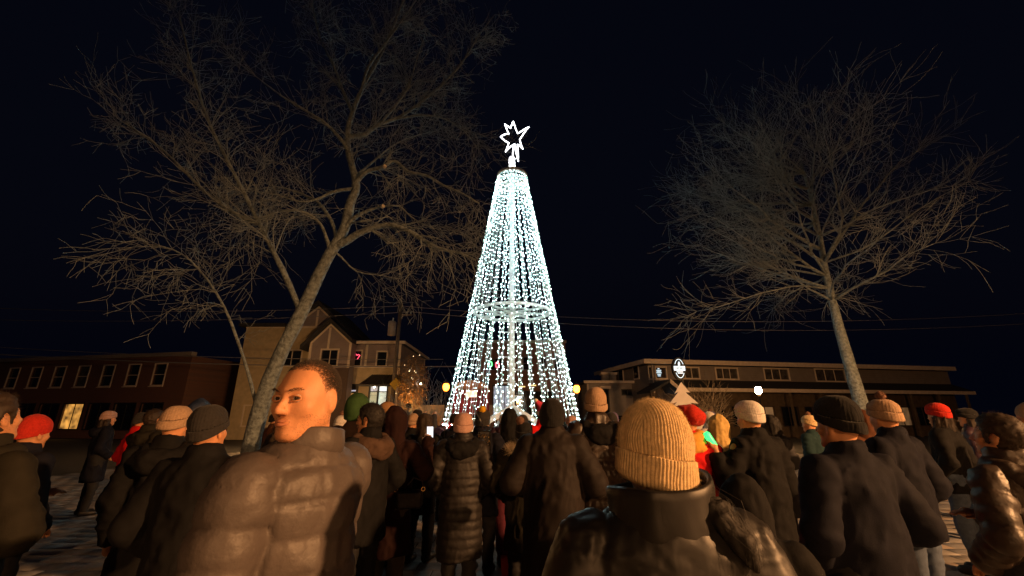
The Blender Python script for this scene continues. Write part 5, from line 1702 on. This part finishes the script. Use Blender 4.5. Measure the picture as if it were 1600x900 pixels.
# dark hair coming out under the hat over her right shoulder
r = np.random.default_rng(8)
mbh = MB()
def lock(a, e, lift, rad, n, sp):
    for i in range(n):
        o0 = r.normal(size=3)*rad; o1 = r.normal(size=3)*sp
        A_ = a + o0; E_ = e + o1
        c1 = A_*.6 + E_*.4 + np.array([.02, -.015, lift]) + o0*.6; c2 = A_*.25 + E_*.75 + np.array([.02, -.02, lift*.45])
        pts = [A_, A_*.5 + c1*.5, c1, (c1+c2)/2, c2, (c2+E_)/2, E_]
        w = .0004*r.uniform(.5, 1.2)
        mbh.tube(pts, [w, w, w, w, w*.9, w*.7, w*.25], 3)
P, l0 = grid((.0, -.18, 1.34), (.26, .08, 1.62), .006)
d = capsule(P, (.075, -.045, 1.55), (.118, -.085, 1.505), .020, .026)
d = smin(d, capsule(P, (.118, -.085, 1.505), (.150, -.105, 1.455), .026, .020), .02)
d = smin(d, capsule(P, (.150, -.105, 1.455), (.170, -.110, 1.405), .020, .008), .02)
V, Q = nets(d, l0, .006); N = vnormals(V, Q)
V = V + N*(.006*ridged(V @ np.array([[60, 10, 0], [-10, 60, 20], [25, 20, 8]]), 2))[:, None]
ho = link('loose_hair', make_mesh('loose_hair', V*Sw, Q, True), M['hair_black'], wom['root'])
lock(np.array([.085, -.05, 1.545]), np.array([.175, -.115, 1.40]), .018, .012, 90, .012)
mbh.v = [tuple(np.array(q)*Sw) for q in mbh.v]
mbh.build('flyaway_strands', M['hair_black'], ho)

person('man in black beanie and broad charcoal coat with raised collar', .325, 3.55, 1.79, R(-6), res=.013,
    arms=('elbow', 'elbow'), coat=dict(mat=C['blackcoat'], hem=.50, fit=1.34, flare=1.02, wrinkle=.006, lump=.006, collar=.07, collar_r=.092),
    hat=beanie('blackwool', ribs=44, rx=.098, ry=.114, top=.142, base=-.045, cuff=.0, amp=.0015, pw=3.2), seed=3)
person('tall person in beige beanie and smocked brown jacket with its hood down', .80, 4.15, 1.90, R(12), head=(R(-15), 0, 0), res=.014,
    coat=dict(mat=C['quilt'], hem=.62, fit=1.20, style='smock', wrinkle=.008, hood='down', hoodmat=C['black']),
    hat=beanie('beigewool', ribs=40, rx=.094, ry=.110, top=.150, base=-.03, cuff=.05, slouch=(.004, 0, .01)), seed=4)
hw = person('woman in maroon hooded coat holding up a phone with a bag at her hip', -1.13, 4.25, 1.72, R(-14), head=(R(-14), 0, 0), res=.014, hands=True,
    arms=('pocket', ((.185,.0,1.41), (.30,.10,1.20), (.20,.33,1.44))), coat=dict(mat=C['maroon'], hem=.52, fit=1.12, flare=1.12, wrinkle=.012),
    hat=dict(type='hood', mat=C['maroon']), trousers='trouser_brown', seed=5)
person('woman in pale pink beanie and long dark quilted coat', -.50, 4.50, 1.70, R(4), res=.014,
    coat=dict(mat=C['puffbk'], hem=.42, fit=1.22, style='puffer', spacing=.075, amp=.013, hood='down', hoodmat=C['black'], wrinkle=.003),
    hat=beanie('pinkwool', ribs=36, rx=.096, ry=.112, top=.135, base=-.045, cuff=.06, pw=3.4), seed=6)
person('person in dark beanie with a yellow pom-pom next to the pink beanie', -.36, 5.35, 1.73, R(-12), res=.016,
    coat=dict(mat=C['navy'], hem=.60, fit=1.12), hat=beanie('darkwool', ribs=36, top=.145, cuff=.06, base=-.03, pom=C['yellowpom'], pomr=.042, pomoff=(.012, -.06, -.03)), seed=7)
person('person in black peaked hood and maroon trousers before the foot of the light tree', -.03, 5.6, 1.72, R(5), res=.016,
    coat=dict(mat=C['navy'], hem=.78, fit=1.1), hat=dict(type='hood', mat=C['black']), trousers='trouser_maroon', seed=8)
person('woman in dark pom-pom beanie and parka with a fur trimmed hood', .12, 4.45, 1.61, R(-5), res=.015,
    coat=dict(mat=C['olive'], hem=.52, fit=1.2, hood='down', fur=True), hat=beanie('blackwool', ribs=36, top=.14, base=-.02, cuff=.06, pom=C['brownpom'], pomr=.043, pomoff=(-.035, -.05, -.025)), seed=9)
person('person in green hood behind the bearded man', -1.62, 4.55, 1.86, R(-5), res=.017,
    coat=dict(mat=C['brownhood'], hem=.75, fit=1.1), hat=dict(type='hood', mat=C['green'], cut=1.545), seed=10)
person('dark haired bearded man in profile wearing a black coat with a brown hood', -1.245, 3.85, 1.77, R(60), head=(R(22), 0, 0), res=.014,
    coat=dict(mat=C['black'], hem=.7, fit=1.15, hood='down', hoodmat=C['brownhood']), hair=dict(type='short', mat=M['hair_black'], thick=.02, stubble=2600, beard_len=.007), skin='skin', seed=11, eyes=True)
person('person in tan cap behind the maroon hood', -1.64, 5.6, 1.85, R(-50), head=(R(-20), R(-12), 0), res=.018, skin='skin_pale',
    coat=dict(mat=C['olive'], hem=.8, fit=1.1), hat=dict(type='cap', mat=C['tancap']), seed=12)
person('woman with long dark hair and black coat right of the maroon hood', -1.14, 5.75, 1.70, R(-18), res=.016, stride=.06,
    coat=dict(mat=C['black'], hem=.55, fit=1.1), hair=dict(type='long', mat=M['hair_brown'], len=.28), seed=13)
person('person in black beanie raising both arms to take a picture, left of the light tree', -2.0, 9.2, 1.78, R(-25), res=.022, hands=True, arms=('up', 'up'),
    coat=dict(mat=C['grey'], hem=.85, fit=1.1), hat=beanie('blackwool', ribs=30, rows=14), seed=14)
person('fair haired person facing the camera beside the left edge of the light tree', -1.86, 10.6, 1.72, R(165), res=.022, skin='skin',
    coat=dict(mat=C['plum'], hem=.75, fit=1.05), hair=dict(type='long', mat=M['hair_fair'], len=.2), seed=15, eyes=True)
person('child in purple hat and red patterned coat by the left edge of the light tree', -1.32, 7.9, 1.42, R(-20), res=.018, child=True,
    coat=dict(mat=C['pattern'], hem=.7, fit=1.15), hat=beanie('purple', ribs=30, rows=14), seed=16)
person('woman in red beret, mustard scarf and bright red coat', 1.46, 3.70, 1.74, R(-10), head=(R(14), 0, R(14)), res=.014, skin='skin',
    coat=dict(mat=C['red'], hem=.55, fit=1.12), hat=dict(type='beret', mat=C['redwool']), scarf=C['mustard'], seed=17)
person('brown haired person beyond the red beret before the plywood tree', 2.32, 5.9, 1.76, R(20), res=.018,
    coat=dict(mat=C['black'], hem=.7, fit=1.1), hair=dict(type='short', mat=M['hair_brown'], thick=.026), skin='skin', seed=18)
person('person in white cap and pale grey jacket standing beyond the glow stick', 3.30, 7.3, 1.74, R(-150), res=.018, skin='skin', eyes=True,
    coat=dict(mat=C['white'], hem=.92, fit=1.1), hat=dict(type='cap', mat=C['whitewool']), trousers='trouser_black', seed=19)
gl = person('child in yellow hood and beige coat beyond the red coat', 2.80, 6.0, 1.60, R(45), res=.015, child=True, skin='skin',
    coat=dict(mat=C['beigecoat'], hem=.6, fit=1.15), hat=dict(type='hood', mat=C['yellowhood']), seed=20)
gl = person('person in black coat and white hat holding up a green glow stick', 1.98, 3.62, 1.77, R(15), res=.015, skin='skin', hands=True,
    arms=(((.185,-.01,1.415), (.30,.0,1.16), (.32,.05,1.34)), 'fold'), coat=dict(mat=C['black'], hem=.5, fit=1.2), hat=beanie('whitewool', ribs=40), seed=21)
person('person in black jacket close behind the mustard beanie at her right', .98, 1.95, 1.40, R(-20), res=.013,
    coat=dict(mat=C['black'], hem=.6, fit=1.25), hat=dict(type='hood', mat=C['black']), seed=22)
person('person in floppy pink and white hat with the light tree behind, beside the black beanie', .47, 6.4, 1.82, R(-150), head=(R(10), 0, 0), res=.018, skin='skin', eyes=True,
    coat=dict(mat=C['red'], hem=.8, fit=1.05), hat=dict(type='santa', mat=C['pinkhat'], trim=C['whitewool']), seed=23)
person('person in dusky pink hat left of the beige beanie', .98, 7.2, 1.66, R(10), res=.02,
    coat=dict(mat=C['rust'], hem=.7, fit=1.1), hat=beanie('pinkwool', ribs=30, rows=16), seed=24)
# people beyond the light tree, facing it
far = [(-1.5, 17.6, 1.7, 'plum', 'blackwool', 'wearing a plum jacket'), (-.55, 17.2, 1.74, 'rust', None, 'bareheaded in a rust coat'),
       (.55, 17.9, 1.68, 'grey', 'beigewool', 'wearing a grey coat'), (1.25, 17.4, 1.75, 'blue', None, 'bareheaded in a blue jacket'), (2.0, 18.2, 1.7, 'teal', 'redwool', 'in red hat and teal coat'),
       (-2.4, 16.5, 1.72, 'red', 'whitewool', 'in white hat and red coat')]
for i, (x, y, H_, c, hm, ds) in enumerate(far):
    person('person ' + ds + ' facing the camera beyond the light tree', x, y, H_, R(180 + 9*(i % 3 - 1)), res=.03, skin='skin',
        coat=dict(mat=C[c], hem=.75, fit=1.08), hat=beanie(hm, ribs=24, rows=12) if hm else None, hair=dict(type='short', mat=M['hair_brown'], n=400) if not hm else None, group='people beyond the light tree', seed=30 + i)
# the crowd going on to both sides
side = [(-2.55, 3.3, 1.72, 'black', 'beigewool', 20, 'black coat and beige beanie left of the tall man'), (-3.3, 4.6, 1.80, 'blue', 'blackwool', -10, 'blue jacket and black beanie near the leaning tree'),
    (-2.3, 5.9, 1.66, 'plum', 'whitewool', -20, 'plum jacket and white beanie left of the green hood'), (-4.6, 5.6, 1.75, 'olive', None, -25, 'olive coat, bareheaded, left of the leaning tree'),
    (-5.6, 6.6, 1.70, 'red', 'darkwool', -30, 'red coat and charcoal beanie at the far left'), (-3.9, 7.4, 1.64, 'beigecoat', 'purple', -25, 'beige coat and purple beanie in the left crowd'),
    (-6.6, 5.2, 1.78, 'grey', 'redwool', -35, 'grey coat and red beanie at the far left edge'), (-3.0, 8.6, 1.72, 'teal', None, -20, 'teal coat, bareheaded, in the left crowd'),
    (-4.9, 9.0, 1.70, 'rust', 'blackwool', -22, 'rust coat and black beanie in the left crowd'), (-7.6, 8.2, 1.74, 'navy', 'pinkwool', -35, 'navy coat and pink beanie far left by the street'),
    (3.0, 3.5, 1.78, 'navy', 'beigewool', 20, 'navy coat and beige beanie right of the white hat'), (3.9, 4.9, 1.70, 'rust', 'whitewool', 25, 'rust coat and white beanie in the right crowd'),
    (3.3, 5.6, 1.68, 'grey', None, 25, 'grey coat, bareheaded, in the right crowd'), (5.2, 5.3, 1.80, 'black', 'redwool', 30, 'black coat and red beanie at the right'),
    (4.7, 6.9, 1.66, 'teal', 'mustwool', 28, 'teal coat and mustard beanie in the right crowd'), (6.7, 6.4, 1.76, 'plum', 'blackwool', 35, 'plum jacket and black beanie at the far right'),
    (5.9, 8.4, 1.72, 'beigecoat', None, 30, 'beige coat, bareheaded, at the far right'), (7.8, 8.0, 1.70, 'blue', 'pinkwool', 36, 'blue jacket and pink beanie at the far right edge'),
    (4.2, 9.2, 1.74, 'olive', 'purple', 25, 'olive coat and purple beanie in the right crowd'), (2.9, 9.6, 1.70, 'red', 'darkwool', 15, 'red coat and charcoal beanie right of the light tree')]
for i, (x, y, H_, c, hm, yw_, ds) in enumerate(side):
    st = 'puffer' if c in ('blue', 'plum') else 'plain'
    hooded = hm and i % 5 == 1
    if hooded: ds = ' '.join('raised' if w in ('black', 'white', 'beige', 'mustard', 'purple', 'pink', 'red', 'charcoal') and ds.split()[k + 1] == 'beanie' else w for k, w in enumerate(ds.split())).replace('beanie', 'hood')
    person('person in ' + ds, x, y, H_, R(yw_), head=(R((i*37 % 40) - 20), 0, 0), res=.018 if y < 6 else .023, skin='skin',
        arms=('pocket' if i % 3 else 'down', 'pocket' if i % 4 else 'elbow'),
        coat=dict(mat=C[c], hem=(.55, .8, .68)[i % 3], fit=1.12 + .04*(i % 3), style=st, hood='down' if i % 3 == 0 else None),
        hat=beanie(hm, ribs=32, rows=16, pom=C[('brownpom', 'yellowpom')[i % 2]] if i % 4 == 2 else None) if hm and not hooded else dict(type='hood', mat=C[c]) if hooded else None,
        hair=dict(type='short' if i % 2 else 'long', mat=M['hair_brown'] if i % 4 else M['hair_black'], n=1200) if not hm else dict(type='long', mat=M['hair_brown'], len=.2) if i % 2 else None,
        trousers=('trouser_black', 'denim', 'trouser_brown')[i % 3], group='crowd at the sides of the square', seed=60 + i)
# dark backs packed between the near rows and the light tree, and close by at both sides
pack = [(-.95, 7.4, 1.70, 'navy', 'blackwool', 'navy coat and black beanie left of the yellow pom-pom'), (-.62, 8.6, 1.62, 'black', 'pinkwool', 'black coat and pink beanie under the left strings'), (.18, 7.6, 1.66, 'olive', 'darkwool', 'olive coat and charcoal beanie before the mast'),
    (.95, 9.3, 1.74, 'navy', 'blackwool', 'navy coat and black beanie under the right strings'), (1.45, 6.4, 1.70, 'puffbk', 'darkwool', 'black puffer and charcoal beanie right of the beige beanie'), (-1.6, 7.0, 1.68, 'black', 'beigewool', 'black coat and beige beanie behind the long dark hair'),
    (-.2, 9.6, 1.70, 'plum', 'whitewool', 'plum jacket and white beanie at the foot of the light tree'), (1.9, 8.2, 1.72, 'black', 'purple', 'black coat and purple beanie behind the mustard beanie'),
    (-1.75, 2.55, 1.70, 'black', 'darkwool', 'black coat and charcoal beanie close at the left of the tall man'), (-2.6, 2.2, 1.78, 'olive', None, 'olive coat, bareheaded, at the near left corner'), (-3.6, 3.3, 1.66, 'navy', 'redwool', 'navy coat and red beanie at the left side'),
    (1.75, 2.35, 1.74, 'navy', 'blackwool', 'navy coat and black beanie close at the right of the mustard beanie'), (2.75, 2.5, 1.68, 'quilt', None, 'brown jacket, bareheaded, at the near right corner'), (4.3, 3.6, 1.76, 'black', 'beigewool', 'black coat and beige beanie at the right side'), (5.8, 4.2, 1.7, 'grey', 'darkwool', 'grey coat and charcoal beanie at the far right'), (-5.2, 4.0, 1.72, 'puffbk', 'beigewool', 'black puffer and beige beanie at the far left')]
for i, (x, y, H_, c, hm, ds) in enumerate(pack):
    person('person in ' + ds, x, y, H_, R(math.degrees(math.atan2(x, 14 - y))*.8 + (i*29 % 30) - 15), head=(R((i*53 % 50) - 25), R((i*17 % 14)), R((i*7 % 9) - 4)), res=.016 if y < 4 else .022, skin='skin', stride=.05*((i % 3) - 1),
        arms=(('pocket', 'elbow', 'fold', 'pocket')[i % 4] if y < 6 else 'pocket', ('fold', 'pocket', 'elbow')[i % 3] if y < 6 else 'pocket'), hands=y < 6,
        coat=dict(mat=C[c], hem=(.55, .8, .68)[i % 3], fit=1.12 + .04*(i % 3), style='puffer' if c in ('plum', 'puffbk', 'quilt') else 'plain', hood='down' if i % 3 == 0 else None, wrinkle=.008),
        hat=beanie(hm, ribs=34, rows=16, cuff=(.055, 0, .045)[i % 3], top=(.14, .15, .16)[i % 3]) if hm else None, hair=dict(type='short', mat=M['hair_brown'], n=1500) if not hm else None, group='packed crowd round the light tree', seed=120 + i)
# ------------------------------------------------------------------ things people carry
S = hw['S']; w = hw['pt']
p = w((.185, .415, 1.53))
ph = empty('phone', p, hw['yaw'] + R(8)); ph.rotation_euler = (R(8), 0, hw['yaw'] + R(8))
tag(ph, 'lit phone held up by the woman in the maroon hood', 'phone')
MB().box(-.036, .036, -.004, .004, -.075, .075).build('phone_case', M['dark_metal'], ph)
MB().box(-.032, .032, -.0055, -.0042, -.070, .070).build('screen', emit('phone_screen', (.85, .93, 1), 1.6, noise=.3, nscale=20), ph)
# shoulder bag
p = w((.235, -.075, 1.0))
bag = empty('shoulder_bag', p, hw['yaw'] + R(25)); tag(bag, 'dark leather shoulder bag with a chain strap on the maroon coat', 'bag')
P, l0 = grid((-.15, -.06, -.12), (.15, .06, .10), .009)
q = np.abs(P - np.array([0, 0, -.015]))/np.array([1, 1, 1]) - np.array([.085, .012, .045])
d = np.linalg.norm(np.maximum(q, 0), axis=-1) + np.minimum(q.max(-1), 0) - .035
d = np.maximum(d, P[..., 2] - .045 - .35*np.abs(P[..., 0]))
V, Q = nets(d, l0, .009); N = vnormals(V, Q); V = V + N*(.005*fbm(V*16))[:, None]
link('bag_body', make_mesh('bag_body', V, Q, True), mat('black_leather', (.022, .016, .014), .28, bump=.3, bscale=160), bag)
MB().box(-.09, .09, -.056, -.049, -.005, .04).build('flap', MATS['black_leather'], bag)
MB().tube([(-.12, 0, .05), (-.15, .02, .18), (-.22, .03, .42)], .006, 6).build('strap', M['brass'], bag)
MB().tube([(.12, 0, .05), (.11, 0, .13), (.03, .01, .16), (-.02, .01, .10)], .006, 6).build('strap', MATS['black_leather'], bag)
for sx in (-.12, .12): MB().tube([(sx + .016*math.cos(a), -.01, .065 + .016*math.sin(a)) for a in np.linspace(0, 2*PI, 12, endpoint=False)], .004, 5, True).build('ring', M['brass'], bag)
# glow stick
p = gl['pt']((-.335, .085, 1.46))
gs_ = empty('glow_stick', p); gs_.rotation_euler = (0, R(-32), R(10)); tag(gs_, 'green glow stick held up beside the red coat', 'glow stick')
MB().lathe([(.02, -.09), (.026, -.08), (.028, .07), (.02, .085)], 12).build('tube', emit('glow_green', (.03, 1.0, .22), 1.6, (.1, .8, .3)), gs_, True)
MB().lathe([(.027, -.14), (.03, -.13), (.03, -.078), (.02, -.07)], 12).build('grip', mat('pale_plastic', (.5, .7, .6), .4), gs_, True)
# red paper bag low between the coats
p = at(798, 852, 4.75)
rbg = empty('gift_bag', (p.x, 4.75, 0)); tag(rbg, 'small red paper bag standing low between the dark coats', 'bag')
rp = mat('red_paper', (.62, .06, .045), .6)
MB().add([(-.07, -.04, 0), (.07, -.04, 0), (.07, .04, 0), (-.07, .04, 0), (-.10, -.05, .34), (.10, -.05, .34), (.10, .05, .34), (-.10, .05, .34)], [(0,3,2,1),(0,1,5,4),(1,2,6,5),(2,3,7,6),(3,0,4,7)]).build('bag_body', rp, rbg)
for sy in (-.05, .05): MB().tube([(-.04, sy, .33), (-.03, sy, .42), (.03, sy, .42), (.04, sy, .33)], .004, 5).build('handle', rp, rbg)
# sequinned bag strap of the person with the yellow pom-pom
p = at(757, 693, 4.95)
sb = empty('sequin_bag', p); tag(sb, 'small bag with brass sequins at the back of the yellow pom-pom wearer', 'bag')
P, l0 = grid((-.1, -.06, -.18), (.1, .06, .12), .012)
q = np.abs(P) - np.array([.05, .02, .12]); d = np.linalg.norm(np.maximum(q, 0), axis=-1) + np.minimum(q.max(-1), 0) - .02
V, Q = nets(d, l0, .012); link('bag_body', make_mesh('bag_body', V, Q, True), MATS['black_leather'], sb)
r = np.random.default_rng(2); m = MB()
for k in range(60):
    x, z = r.uniform(-.06, .06), r.uniform(-.14, .10); a = r.uniform(-.5, .5)
    m.add([(x-.007, -.043, z), (x, -.046+a*.006, z-.007), (x+.007, -.043, z), (x, -.046-a*.006, z+.007)], [(0, 1, 2, 3)])
m.build('sequins', M['brass'], sb)['kind'] = 'stuff'
MB().tube([(0, 0, .12), (-.06, .03, .26), (-.16, .10, .42)], .008, 6).build('strap', M['steel'], sb)
